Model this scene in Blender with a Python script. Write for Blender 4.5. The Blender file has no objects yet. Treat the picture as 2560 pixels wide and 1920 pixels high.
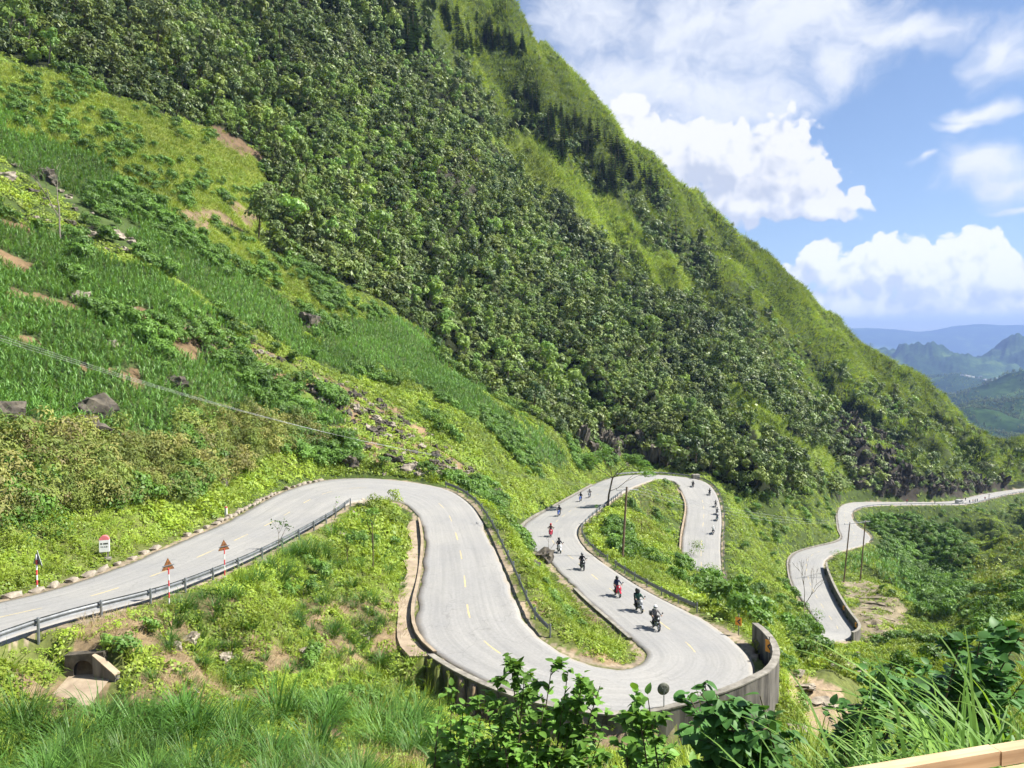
import bpy, bmesh, math, random
import numpy as np
from mathutils import Vector, Matrix, kdtree, noise as mnoise
from mathutils.bvhtree import BVHTree

random.seed(7)
RNG = np.random.default_rng(11)
SC = bpy.context.scene
COL = SC.collection

# ------------------------------------------------------------------ camera
FPX, CU, CV, HOR = 1923.0, 1280.0, 960.0, 880.0
TH = math.atan((CV - HOR) / FPX)
cam_data = bpy.data.cameras.new('camera')
cam = bpy.data.objects.new('camera', cam_data)
COL.objects.link(cam)
cam.location = (0, 0, 0)
cam.rotation_euler = (math.pi / 2 - TH, 0, 0)
cam_data.sensor_width = 36.0
cam_data.lens = 36.0 * FPX / 2560.0
cam_data.clip_start = 0.1
cam_data.clip_end = 60000
SC.camera = cam

# ------------------------------------------------------------------ light
SUN_AZ = math.radians(87)      # clockwise from +Y (view direction): to the right
SUN_EL = math.radians(48)
sun_data = bpy.data.lights.new('sun', 'SUN')
sun_data.energy = 5.0
sun_data.angle = math.radians(0.53)
sun_data.color = (1.0, 0.95, 0.86)
sun = bpy.data.objects.new('sun', sun_data)
COL.objects.link(sun)
SUN_DIR = Vector((math.sin(SUN_AZ) * math.cos(SUN_EL), math.cos(SUN_AZ) * math.cos(SUN_EL), math.sin(SUN_EL)))
sun.rotation_euler = SUN_DIR.to_track_quat('Z', 'Y').to_euler()
sun.location = (200, 0, 300)

SC.view_settings.view_transform = 'Standard'
SC.view_settings.look = 'None'
SC.view_settings.exposure = 1.38
SC.view_settings.gamma = 1.0
SC.view_settings.use_curve_mapping = False
SC.cycles.max_bounces = 4
SC.cycles.diffuse_bounces = 2
SC.cycles.glossy_bounces = 2
SC.cycles.transmission_bounces = 2
SC.cycles.transparent_max_bounces = 6
SC.cycles.volume_bounces = 0
SC.cycles.use_denoising = True
SC.cycles.use_adaptive_sampling = True
SC.cycles.adaptive_threshold = 0.03
SC.cycles.sample_clamp_indirect = 6.0
HAZE_D = 0.00007

# ------------------------------------------------------------------ sky with clouds
world = bpy.data.worlds.new('World')
SC.world = world
world.use_nodes = True
def _build_sky():
    nt = world.node_tree; nt.nodes.clear()
    def nd(t, **k):
        n = nt.nodes.new(t)
        for a, b in k.items(): setattr(n, a, b)
        return n
    out = nd('ShaderNodeOutputWorld'); bg = nd('ShaderNodeBackground'); nt.links.new(bg.outputs[0], out.inputs[0])
    sky = nd('ShaderNodeTexSky', sky_type='NISHITA'); sky.sun_disc = False
    sky.sun_elevation = SUN_EL; sky.sun_rotation = SUN_AZ; sky.altitude = 900; sky.air_density = 1.0; sky.dust_density = .35; sky.ozone_density = 1.6
    # cloud field as a group: direction angles in, two densities out
    def px(u, v):
        cx, cy = (u - CU) / FPX, (CV - v) / FPX
        y = math.cos(TH) + cy * math.sin(TH); z = -math.sin(TH) + cy * math.cos(TH)
        return math.atan2(cx, y), math.atan2(z, math.hypot(cx, y))
    WISP = [(1520,40,220,100),(1720,60,290,130),(1960,70,250,160),(1600,210,280,130),(2075,165,120,75),(1480,330,170,110),(1780,250,230,110),
            (2250,95,150,36),(2520,120,70,60),(2480,272,70,22),(2440,300,60,14),(2440,430,70,75),(2480,490,60,50),(2310,396,45,12),(2530,540,60,10)]
    CUM = [(2058,650,62,82),(1990,700,60,60),(2120,690,95,95),(2200,690,95,112),(2270,670,95,108),(2345,690,85,102),(2420,680,92,110),(2500,695,85,112),(2580,720,85,112),(2670,700,110,130),(2780,690,120,120),(1900,740,80,60),(2080,765,180,62),(2300,768,260,64),(2560,768,300,64),
           (1600,350,200,120),(1740,400,220,140),(1860,390,190,135),(1940,450,165,115),(2060,520,115,48),(1830,510,250,70),(1680,490,190,70)]
    g = bpy.data.node_groups.new('cloud_field', 'ShaderNodeTree')
    g.interface.new_socket('Angles', in_out='INPUT', socket_type='NodeSocketVector')
    g.interface.new_socket('Wisp', in_out='OUTPUT', socket_type='NodeSocketFloat')
    g.interface.new_socket('Puff', in_out='OUTPUT', socket_type='NodeSocketFloat')
    gi = g.nodes.new('NodeGroupInput'); go = g.nodes.new('NodeGroupOutput')
    def gm(op, a, b=None, c=None):
        n = g.nodes.new('ShaderNodeMath'); n.operation = op
        for i, q in enumerate((a, b, c)):
            if q is None: continue
            if isinstance(q, (int, float)): n.inputs[i].default_value = q
            else: g.links.new(q, n.inputs[i])
        return n.outputs[0]
    def vm(op, a, b):
        n = g.nodes.new('ShaderNodeVectorMath'); n.operation = op
        for i, q in enumerate((a, b)):
            if isinstance(q, tuple): n.inputs[i].default_value = q
            else: g.links.new(q, n.inputs[i])
        return n
    def nz(vec, sc, det, rough, st=(1,1,1)):
        m = vm('MULTIPLY', vec, st)
        n = g.nodes.new('ShaderNodeTexNoise'); n.noise_dimensions = '2D'; n.inputs['Scale'].default_value = sc; n.inputs['Detail'].default_value = det; n.inputs['Roughness'].default_value = rough
        g.links.new(m.outputs[0], n.inputs['Vector']); return n
    P = gi.outputs[0]
    wn = nz(P, 9, 3, .6)
    wv = vm('SUBTRACT', wn.outputs['Color'], (.5,.5,.5)); ws = vm('MULTIPLY', wv.outputs[0], (.09,.06,0)); PW = vm('ADD', P, ws.outputs[0]).outputs[0]
    wn2 = nz(P, 26, 2, .6); wv2 = vm('SUBTRACT', wn2.outputs['Color'], (.5,.5,.5)); ws2 = vm('MULTIPLY', wv2.outputs[0], (.022,.022,0)); PC_ = vm('ADD', P, ws2.outputs[0]).outputs[0]
    def field(Pv, blobs):
        acc = None
        for u, v, ru, rw in blobs:
            a, e = px(u, v)
            d = vm('SUBTRACT', Pv, (a, e, 0)); s = vm('MULTIPLY', d.outputs[0], (FPX/ru, FPX/rw, 0))
            l = g.nodes.new('ShaderNodeVectorMath'); l.operation = 'LENGTH'; g.links.new(s.outputs[0], l.inputs[0])
            q = gm('SUBTRACT', 1.0, l.outputs['Value'])
            acc = q if acc is None else gm('SMOOTH_MAX', acc, q, .12)
        return acc
    fw = field(PW, WISP); fc = field(PC_, CUM)
    # elsewhere around the horizon the same kinds of cloud, by chance
    sx = g.nodes.new('ShaderNodeSeparateXYZ'); g.links.new(P, sx.inputs[0])
    aw = gm('ABSOLUTE', gm('SUBTRACT', sx.outputs[0], 0.0))
    outf = gm('MULTIPLY', gm('SUBTRACT', aw, .78), 5.0)
    outf = gm('MINIMUM', gm('MAXIMUM', outf, -2.0), 0.0)
    gen = gm('ADD', gm('MULTIPLY', gm('SUBTRACT', nz(P, 3.2, 4, .55, (1,1.8,1)).outputs['Fac'], .54), 4.0), outf)
    fw = gm('MAXIMUM', fw, gen)
    n1 = gm('SUBTRACT', nz(PW, 11, 7, .62, (1,1.5,1)).outputs['Fac'], .5)
    n2 = gm('SUBTRACT', nz(PC_, 20, 7, .66).outputs['Fac'], .5)
    vo = g.nodes.new('ShaderNodeTexVoronoi'); vo.feature = 'SMOOTH_F1'; vo.voronoi_dimensions = '2D'; vo.inputs['Scale'].default_value = 20; vo.inputs['Smoothness'].default_value = .5; vo.inputs['Detail'].default_value = 2; vo.inputs['Roughness'].default_value = .7
    g.links.new(PC_, vo.inputs['Vector'])
    bil = gm('SUBTRACT', .42, vo.outputs['Distance'])
    g.links.new(gm('ADD', fw, gm('MULTIPLY_ADD', n1, 1.7, .18)), go.inputs[0])
    g.links.new(gm('ADD', gm('ADD', gm('ADD', fc, .14), gm('MULTIPLY', n2, .62)), gm('MULTIPLY', bil, .62)), go.inputs[1])
    # angles of the view direction
    tc = nd('ShaderNodeTexCoord'); s = nd('ShaderNodeSeparateXYZ'); nt.links.new(tc.outputs['Generated'], s.inputs[0])
    def mt(op, a, b=None, c=None):
        n = nd('ShaderNodeMath', operation=op)
        for i, q in enumerate((a, b, c)):
            if q is None: continue
            if isinstance(q, (int, float)): n.inputs[i].default_value = q
            else: nt.links.new(q, n.inputs[i])
        return n.outputs[0]
    az = mt('ARCTAN2', s.outputs[0], s.outputs[1]); el = mt('ARCSINE', s.outputs[2])
    cb = nd('ShaderNodeCombineXYZ'); nt.links.new(az, cb.inputs[0]); nt.links.new(el, cb.inputs[1])
    A = nd('ShaderNodeGroup'); A.node_tree = g; nt.links.new(cb.outputs[0], A.inputs[0])
    off = nd('ShaderNodeVectorMath', operation='ADD'); nt.links.new(cb.outputs[0], off.inputs[0]); off.inputs[1].default_value = (.014, .022, 0)
    B = nd('ShaderNodeGroup'); B.node_tree = g; nt.links.new(off.outputs[0], B.inputs[0])
    def sst(x, a, b):
        n = nd('ShaderNodeMapRange', interpolation_type='SMOOTHSTEP'); nt.links.new(x, n.inputs[0]); n.inputs[1].default_value = a; n.inputs[2].default_value = b
        return n.outputs[0]
    aw_ = mt('MULTIPLY', sst(A.outputs[0], -.15, 1.1), .93); ac = sst(A.outputs[1], .0, .2)
    # cumulus stands on a level base
    base = sst(el, .036, .048)
    ac = mt('MULTIPLY', ac, base)
    shw = mt('MULTIPLY_ADD', mt('SUBTRACT', A.outputs[0], B.outputs[0]), .22, .78)
    shc = mt('MULTIPLY_ADD', mt('SUBTRACT', A.outputs[1], B.outputs[1]), 1.7, .52)  # cloud sun and shade sides painted from density difference towards the sun
    def crm(f, lo, hi):
        n = nd('ShaderNodeMix', data_type='RGBA', clamp_factor=True); nt.links.new(f, n.inputs[0]); n.inputs[6].default_value = (*lo, 1); n.inputs[7].default_value = (*hi, 1)
        return n.outputs[2]
    cw = crm(shw, (.235,.275,.35), (.41,.417,.43)); cc = crm(shc, (.265,.285,.325), (.425,.422,.415))
    lowb = nd('ShaderNodeMapRange'); nt.links.new(el, lowb.inputs[0]); lowb.inputs[1].default_value = .03; lowb.inputs[2].default_value = .19; lowb.inputs[3].default_value = 1.42; lowb.inputs[4].default_value = 1.0
    cs = nd('ShaderNodeVectorMath', operation='SCALE'); nt.links.new(cc, cs.inputs[0]); nt.links.new(lowb.outputs[0], cs.inputs['Scale']); cc = cs.outputs[0]
    sk = nd('ShaderNodeMix', data_type='RGBA', blend_type='MULTIPLY'); sk.inputs[0].default_value = 1; nt.links.new(sky.outputs[0], sk.inputs[6]); sk.inputs[7].default_value = (.057,.0565,.058,1)
    m1 = nd('ShaderNodeMix', data_type='RGBA'); nt.links.new(aw_, m1.inputs[0]); nt.links.new(sk.outputs[2], m1.inputs[6]); nt.links.new(cw, m1.inputs[7])
    m2 = nd('ShaderNodeMix', data_type='RGBA'); nt.links.new(ac, m2.inputs[0]); nt.links.new(m1.outputs[2], m2.inputs[6]); nt.links.new(cc, m2.inputs[7])
    nt.links.new(m2.outputs[2], bg.inputs[0]); bg.inputs[1].default_value = 1.0
_build_sky()
world.cycles.sampling_method = 'MANUAL'
world.cycles.sample_map_resolution = 512
# ================================================================== layout
CT, ST = math.cos(TH), math.sin(TH)
def ray(u, v):
    cx, cy = (u - CU) / FPX, (CV - v) / FPX
    return cx, CT + cy * ST, -ST + cy * CT
def at_d(u, v, d):                 # point on the sight line at ground distance d
    x, y, z = ray(u, v)
    k = d / y
    return (x * k, d, z * k)
def at_z(u, v, zz):
    x, y, z = ray(u, v)
    k = zz / z
    return (x * k, y * k, zz)
def pix(x, y, z):
    zc = y * CT - z * ST
    yc = y * ST + z * CT
    return CU + FPX * x / zc, CV - FPX * yc / zc

# road: left edge, right edge (walking from the near left end), drop below the viewpoint
RS = [
 (-437,1600,0,1600,13.0),(0,1507,345,1507,13.6),(195,1458,488,1458,14.2),(391,1381,660,1381,14.7),
 (582,1299,808,1299,15.3),(700,1234,865,1261,15.8),(800,1202,895,1253,16.1),(894,1194,934,1247,16.3),
 (990,1199,975,1247,16.5),(1060,1212,1010,1256,16.8),(1125,1226,1035,1275,17.0),(1178,1263,1052,1299,17.2),
 (1205,1312,1062,1328,17.4),(1231,1369,1066,1360,17.7),(1252,1417,1063,1410,18.0),(1272,1468,1056,1468,18.3),
 (1292,1523,1044,1523,18.6),(1315,1565,1045,1570,18.9),(1350,1602,1060,1609,19.2),(1400,1635,1095,1640,19.5),
 (1440,1655,1160,1680,19.7),(1475,1667,1239,1718,19.9),(1510,1674,1340,1752,20.0),(1545,1677,1450,1776,20.1),
 (1575,1675,1560,1787,20.2),(1595,1671,1660,1784,20.3),(1612,1663,1750,1770,20.4),(1622,1652,1824,1745,20.5),
 (1626,1640,1870,1722,20.6),(1622,1628,1891,1690,20.7),(1610,1617,1883,1648,20.8),(1585,1600,1844,1607,21.0),
 (1550,1568,1800,1581,21.3),(1510,1535,1731,1535,21.8),(1470,1500,1660,1502,22.3),(1430,1460,1581,1458,23.0),
 (1397,1425,1532,1425,23.6),(1367,1393,1492,1397,24.2),(1335,1375,1463,1373,24.8),(1317,1358,1447,1352,25.3),
 (1308,1338,1441,1332,25.8),(1307,1325,1447,1316,26.2),(1315,1310,1467,1297,26.7),(1340,1291,1492,1277,27.4),
 (1375,1272,1525,1252,28.4),(1420,1247,1560,1229,29.8),(1460,1225,1590,1214,31.4),(1500,1204,1615,1205,33.0),
 (1545,1191,1632,1200,34.5),(1600,1186,1648,1198,35.5),(1660,1187,1662,1198,36.0),(1710,1192,1676,1199,36.5),
 (1750,1200,1690,1204,37.0),(1775,1212,1699,1222,37.5),(1792,1236,1711,1243,38.2),(1800,1262,1718,1268,39.0),
 (1804,1300,1714,1300,40.0),(1801,1345,1706,1345,41.5),(1800,1382,1705,1382,42.8),(1803,1421,1705,1421,44.0),
 (1806,1460,1703,1460,45.2)]
RS2 = [(2063,1584,2140,1584,50),(2038,1545,2113,1545,51),(2005,1500,2087,1500,52),(1982,1460,2069,1460,53),
 (1974,1425,2058,1425,54),(1974,1400,2062,1400,54.8),(1990,1382,2090,1382,55.5),(2040,1367,2125,1371,56.3),
 (2085,1357,2160,1361,57.3),(2106,1345,2177,1347,58.5),(2098,1326,2165,1331,60),(2095,1304,2140,1311,61.5),
 (2093,1285,2129,1291,63),(2100,1267,2133,1278,65),(2120,1258,2155,1269,67),(2160,1255,2200,1264,68.5),
 (2251,1255,2294,1262,70),(2338,1255,2380,1262,71.3),(2385,1252,2420,1260,72.5),(2412,1246,2451,1254,73.5),
 (2450,1237,2490,1243.5,75),(2495,1229.5,2528,1235,76.5),(2560,1221,2580,1226.5,78),(2660,1213,2672,1218.5,81),(2800,1203,2806,1208.5,84)]
stL, stR = [], []
stL.append((-33, 14, -12.3)); stR.append((-24.5, 14, -12.3))
stL.append((-32, 22, -12.6)); stR.append((-24, 22, -12.6))
for a, b, c, d, D in RS:
    stL.append(at_z(a, b, -D)); stR.append(at_z(c, d, -D))
NS1 = len(stL)
for cx, cy, lx, ly, z in [(36.5,141,1,0,-46),(40.5,132.5,.75,.66,-47),(48,128.5,0,1,-47.8),(55,132,-.75,.66,-48.7)]:
    h = 4.0
    stL.append((cx + lx * h, cy + ly * h, z)); stR.append((cx - lx * h, cy - ly * h, z))
NS2 = len(stL)
for a, b, c, d, D in RS2:
    stL.append(at_z(a, b, -D)); stR.append(at_z(c, d, -D))
stL, stR = np.array(stL, float), np.array(stR, float)

def catmull(P, per):
    n = len(P); out = []; idx = []
    for i in range(n - 1):
        p0, p1, p2, p3 = P[max(i-1,0)], P[i], P[i+1], P[min(i+2,n-1)]
        for k in range(per[i]):
            t = k / per[i]
            out.append(0.5*((2*p1)+(-p0+p2)*t+(2*p0-5*p1+4*p2-p3)*t*t+(-p0+3*p1-3*p2+p3)*t**3)); idx.append(i+t)
    out.append(P[-1]); idx.append(n-1.0)
    return np.array(out), np.array(idx)
_mid = (stL + stR) / 2
_per = [max(2, int(np.linalg.norm(_mid[i+1]-_mid[i]) / (0.9 if _mid[i][1] < 130 else 1.6)) + 1) for i in range(len(_mid)-1)]
RL, RIDX = catmull(stL, _per)
RR, _ = catmull(stR, _per)
def smooth(A, it):
    for _ in range(it):
        B = A.copy(); B[1:-1] = 0.25*A[:-2] + 0.5*A[1:-1] + 0.25*A[2:]; A = B
    return A
RL, RR = smooth(RL, 10), smooth(RR, 10)
_z = smooth(((RL[:, 2] + RR[:, 2]) / 2)[:, None], 30)[:, 0]
RL[:, 2] = _z; RR[:, 2] = _z
RM = (RL + RR) / 2
RN = len(RM)
def row_of(st):                    # station number -> sample row
    return int(np.argmin(np.abs(RIDX - st)))
RLAT = RR - RL                     # lateral direction left -> right
RW = np.linalg.norm(RLAT, axis=1)
RLAT = RLAT / RW[:, None]
RARC = np.concatenate([[0], np.cumsum(np.linalg.norm(np.diff(RM, axis=0), axis=1))])
def edge_pt(row, side, off, dz=0.0):   # off metres outside the edge
    if side == 'L':
        p = RL[row] - RLAT[row] * off
    else:
        p = RR[row] + RLAT[row] * off
    return Vector((p[0], p[1], p[2] + dz))

# ------------------------------------------------------------------ terrain controls
CTRL = []
def C(u, v, d): CTRL.append(at_d(u, v, d))
def W(x, y, z): CTRL.append((x, y, z))
for r in range(0, RN, 6): CTRL.append(tuple(RM[r]))
def side(s0, s1, sd, offs, step=9):
    for r in range(row_of(s0), row_of(s1) + 1, step):
        for o, dz in offs:
            p = edge_pt(r, sd, o, dz); CTRL.append(tuple(p))
# station numbers: RS[i] is station i+2
side(0, 7, 'L', [(2.5,1.2),(8,4.6)]); side(0, 7, 'R', [(2.5,-.6),(6,-2.0)])
side(8, 10, 'L', [(4,1.0),(9,2.6)]); side(11, 12, 'L', [(4,.3)]); side(7, 12, 'R', [(3,.1)])
side(13, 20, 'L', [(2.5,-.3)]); side(14, 20, 'R', [(2.2,.3),(4.2,1.4)])
side(21, 25, 'R', [(1.4,-1.6),(4,-1.7)]); side(26, 33, 'R', [(1.4,-1.8),(5,-3.2),(10,-6)])
side(24, 31, 'L', [(2,.15),(4,.4)]); side(34, 37, 'L', [(.9,-.9),(3,-.4)])
side(38, 40, 'L', [(2,.8),(5,2.6)]); side(41, 49, 'L', [(2,1.2),(6,4)])
side(34, 46, 'R', [(3,-.5),(8,-2.2),(14,-4.5)])
side(49.6, 51.6, 'L', [(3,.6),(5.5,6),(9,10)], 5); side(52.5, 54, 'L', [(3,.4),(8,3)])
side(55, 62, 'L', [(2.5,-.5),(7,-3.2)]); side(55, 62, 'R', [(2.5,1.2),(7,4.0)])
side(NS2, NS2+12, 'L', [(2.5,1.5),(7,4.8)]); side(NS2, NS2+4, 'R', [(2,-.8),(8,-1.8),(16,-3)])
side(NS2+4.3, NS2+12, 'R', [(3,-.3),(9,-2.0)])
side(NS2+13, NS2+24, 'L', [(3,1.5),(6,9),(10,16)]); side(NS2+14, NS2+24, 'R', [(3,-1.5),(9,-5.5)])
# foreground hill under the viewpoint
for a in (-1.4, -1.0, -.7, -.45, -.2, 0, .2):
    W(a*1.5, 1.5, -2.6); W(a*6, 6, -5.2 - .3*abs(a)); W(a*14, 14, -9.3); W(a*22, 22, -12.8)
for a in (.35, .5, .62, .8, 1.1, 1.4):
    W(a*1.5, 1.5, -2.2); W(a*4, 4, -3.2); W(a*8, 8, -5.2); W(a*14, 14, -8.6); W(a*24, 24, -13.5)
for u, v, d in [(0,1900,28),(300,1900,29.5),(600,1900,30),(900,1900,31),(1150,1890,35),(0,1750,30.3),(130,1700,33.3),(300,1730,33.5),(450,1780,33),(650,1780,36),
    (850,1780,38),(1000,1800,40),(1100,1850,38.8),(0,1660,32.5),(210,1655,35.6),(450,1600,41),(550,1700,39.5),(700,1620,44),(850,1650,45),(950,1680,44),(700,1500,51.5),(850,1500,53),(950,1560,50),(980,1450,57),
    (800,1400,62),(930,1400,63),(980,1330,73),(880,1310,74),
    
    # gully right
    (1960,1760,45.5),(1990,1700,55),(2050,1760,64),(2020,1850,50),(2150,1700,88),(2100,1650,100),(2030,1620,98),(1960,1600,78),(2200,1780,62),(2350,1700,60),(2500,1700,32),(2300,1850,20),(2480,1620,62),(2400,1600,92),(2250,1650,105),
    (1900,1540,76),(1840,1500,86),(1780,1470,96),(1740,1490,78),(1950,1560,88),(2010,1560,98),
    # terraces and valley right
    (2150,1600,133),(2200,1540,145),(2230,1480,165),(2280,1600,128),(2300,1520,160),(2250,1430,200),(2330,1450,215),(2220,1380,228),(2300,1380,262),(2230,1330,268),(2260,1300,300),
    (2380,1500,175),(2450,1550,135),(2560,1550,105),(2560,1480,150),(2480,1450,190),(2420,1400,235),(2500,1380,262),(2560,1400,240),(2350,1330,308),(2450,1320,330),(2560,1300,375),(2500,1290,372),
    # slopes around the island
    (1620,1300,158),(1650,1240,186),(1600,1400,108),(1660,1350,132),(1640,1440,92),(1850,1350,176),(1900,1420,166),(1950,1330,200),(1850,1250,205),(2000,1280,232),(1900,1200,232),(2040,1230,270),
    # left fields
    (0,1420,46),(100,1390,49.5),(0,1250,53),(200,1290,56),(400,1240,70),(560,1200,84),(0,1100,61),(0,950,71),(0,800,84),(0,600,105),(0,430,128),(0,300,146),(0,180,165),
    (200,1100,69),(200,900,84),(200,700,106),(200,500,135),(300,1000,80),(400,850,98),(400,600,133),(400,420,165),(300,300,178),
    (550,1080,90),(600,950,106),(600,800,126),(600,650,152),(750,1130,99),(800,1030,113),(800,900,134),(800,780,158),(1000,1140,110),(1000,1050,128),(1000,930,155),(1100,1150,116),(1200,1170,126),
    (1200,1050,154),(1300,1140,158),(1300,1060,176),(1420,1130,188),(1450,1180,178),(1180,980,172),(1400,1080,196),
    # jungle
    (0,60,182),(250,180,190),(450,300,200),(620,450,200),(700,560,192),(860,700,196),(1000,790,204),(1120,890,207),(1250,980,212),(1400,1050,216),(1480,1090,219),
    (300,50,235),(550,150,255),(700,350,250),(800,150,310),(850,500,240),(1000,350,310),(1000,600,245),(1150,750,252),(1150,500,310),(1300,850,262),(1300,650,310),(1400,950,258),(1450,800,310),(1550,1000,256),(1550,900,290),(1650,1050,256),(1700,950,300),
    (1000,150,370),(1050,30,405),(1200,300,395),(1300,450,395),(1450,600,400),(1600,750,395),(1750,850,380),(1800,1000,310),(1800,1100,262),(1900,1000,345),(1900,1120,290),(1900,900,400),
    (2000,1050,345),(2000,1150,300),(2060,1180,310),(2150,1150,362),(2100,1050,392),(2250,1150,392),(2300,1080,430),(2400,1150,430),(2500,1160,465),(1700,1130,238),(1760,1170,232),
    (1200,150,450),(1300,250,455),(1450,400,460),(1600,550,465),(1750,680,470),(1900,800,465),(2050,930,470),(2200,1020,480),(2350,1090,490),(2480,1140,510),(2560,1190,470)]:
    C(u, v, d)
RIDGE = [(900,-330,455),(1050,-220,465),(1150,-110,475),(1273,2,490),(1348,70,497),(1406,140,500),(1464,221,503),(1539,302,506),(1620,393,510),(1713,464,515),(1805,545,518),(1898,626,520),(1991,707,522),(2083,799,525),(2176,875,530),(2268,933,538),(2361,1002,545),(2430,1060,552),(2488,1095,560),(2560,1135,575),(2700,1180,600)]
for u, v, d in RIDGE:
    x, y, z = at_d(u, v, d)
    W(x, y, z)
    W(x*1.12, y*1.12, z - 34); W(x*1.35, y*1.35, z - 120); W(x*1.9, y*1.9, z - 300)
W(-250, 420, 290); W(-420, 480, 330); W(-350, 300, 190); W(-260, 200, 110); W(-180, 120, 50); W(-120, 70, 15); W(-80, 40, -2); W(-60, 20, -6); W(-500, 700, 250); W(-600, 1000, 100); W(-300,800,200)
W(300, 300, -92); W(260, 200, -70); W(180, 130, -48); W(420, 420, -95); W(500, 560, -95); W(120, 70, -28); W(70, 40, -16); W(800, 800, -190); W(1100,900,-230)
CTRL = np.array(CTRL)
TA = 2.2
def tps_coords(x, y): return np.stack([TA * x / y, np.log(y)], -1)
CP = tps_coords(CTRL[:, 0], CTRL[:, 1]); CE = CTRL[:, 2] / CTRL[:, 1]
def kern(r2): return 0.5 * r2 * np.log(r2 + 1e-12)
_n = len(CP)
CLAM = np.full(_n, 1.5e-3); CLAM[:len(range(0, RN, 6))] = 2e-4
_D = ((CP[:, None, :] - CP[None]) ** 2).sum(-1)
_A = np.zeros((_n + 3, _n + 3)); _A[:_n, :_n] = kern(_D) + np.diag(CLAM)
_A[:_n, _n] = 1; _A[:_n, _n+1:] = CP; _A[_n, :_n] = 1; _A[_n+1:, :_n] = CP.T
TW = np.linalg.solve(_A, np.concatenate([CE, [0, 0, 0]]))
def tps(x, y):
    q = tps_coords(x, y).reshape(-1, 2); out = np.empty(len(q))
    for i in range(0, len(q), 20000):
        b = q[i:i+20000]
        out[i:i+20000] = kern(((b[:, None, :] - CP[None]) ** 2).sum(-1)) @ TW[:_n] + TW[_n] + b @ TW[_n+1:]
    return (out * y.reshape(-1)).reshape(x.shape)

# ------------------------------------------------------------------ value noise, vectorised
_perm = RNG.random((256, 256))
def vnoise(x, y):
    xi, yi = np.floor(x).astype(int), np.floor(y).astype(int)
    fx, fy = x - xi, y - yi
    fx, fy = fx*fx*(3-2*fx), fy*fy*(3-2*fy)
    g = lambda a, b: _perm[a & 255, b & 255]
    return ((g(xi,yi)*(1-fx)+g(xi+1,yi)*fx)*(1-fy) + (g(xi,yi+1)*(1-fx)+g(xi+1,yi+1)*fx)*fy) * 2 - 1
def fbm(x, y, o=4):
    s, a, f = 0, 0.5, 1.0
    for k in range(o):
        s = s + a * vnoise(x*f + 17.3*k, y*f + 9.1*k); a *= .5; f *= 2.03
    return s

# ------------------------------------------------------------------ terrain grid
acol = np.concatenate([np.linspace(-1.5, -.74, 40, endpoint=False), np.linspace(-.74, .74, 500), np.linspace(.74, 1.5, 41)[1:]])
yrow = np.concatenate([1.2 * (30/1.2) ** np.linspace(0, 1, 90, endpoint=False), np.arange(30, 112, .42), np.arange(112, 250, .9), np.arange(250, 460, 1.5), 460 * (1100/460) ** np.linspace(0, 1, 70)])
GA, GY = np.meshgrid(acol, yrow)
GX = GA * GY
_ca = np.unique(np.concatenate([acol[::4], acol[-1:]])); _cy = np.unique(np.concatenate([yrow[::3], yrow[-1:]]))
_cA, _cY = np.meshgrid(_ca, _cy)
_cE = tps(_cA * _cY, _cY) / _cY
_i = np.clip(np.searchsorted(_cy, yrow, 'right') - 1, 0, len(_cy) - 2); _f = ((yrow - _cy[_i]) / (_cy[_i+1] - _cy[_i]))[:, None]
_r = _cE[_i] * (1 - _f) + _cE[_i+1] * _f
_i = np.clip(np.searchsorted(_ca, acol, 'right') - 1, 0, len(_ca) - 2); _f = ((acol - _ca[_i]) / (_ca[_i+1] - _ca[_i]))[None]
GZ = (_r[:, _i] * (1 - _f) + _r[:, _i+1] * _f) * GY
# distance to the road surface
_rp = []; _rr = []
for r in range(RN):
    n = max(3, int(RW[r] / 0.8))
    for t in np.linspace(0, 1, n): _rp.append(RL[r] * (1-t) + RR[r] * t); _rr.append(r)
RKD = kdtree.KDTree(len(_rp))
for i, p in enumerate(_rp): RKD.insert((p[0], p[1], 0), i)
RKD.balance()
_rz = np.array([p[2] for p in _rp])
def road_dist(xs, ys):
    d = np.full(len(xs), 99.0); z = np.zeros(len(xs)); rw = np.zeros(len(xs), int)
    for i in range(len(xs)):
        co, k, dd = RKD.find((xs[i], ys[i], 0)); d[i] = dd; z[i] = _rz[k]; rw[i] = _rr[k]
    return d, z, rw
_fx, _fy = GX.ravel(), GY.ravel()
RD = np.full(len(_fx), 99.0); RZ = np.zeros(len(_fx)); RROW = np.zeros(len(_fx), int)
_sel = np.where((_fy > 10) & (_fy < 520) & (np.abs(_fx) < 420))[0]
RD[_sel], RZ[_sel], RROW[_sel] = road_dist(_fx[_sel], _fy[_sel])
RROW = RROW.reshape(GX.shape); RLT = (GX - RM[RROW, 0]) * RLAT[RROW, 0] + (GY - RM[RROW, 1]) * RLAT[RROW, 1] - RW[RROW] / 2
RD = RD.reshape(GX.shape); RZ = RZ.reshape(GX.shape)
def sstep(a, b, x):
    t = np.clip((x - a) / (b - a), 0, 1); return t*t*(3-2*t)
_w = sstep(0.75, 4.2, RD)
_amp = np.clip(GY / 110, .12, 3.2)
_nz = fbm(GX/9, GY/9, 4) * _amp + fbm(GX/40+5, GY/40, 3) * np.clip((GY-60)/60, 0, 3) * 1.2
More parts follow.
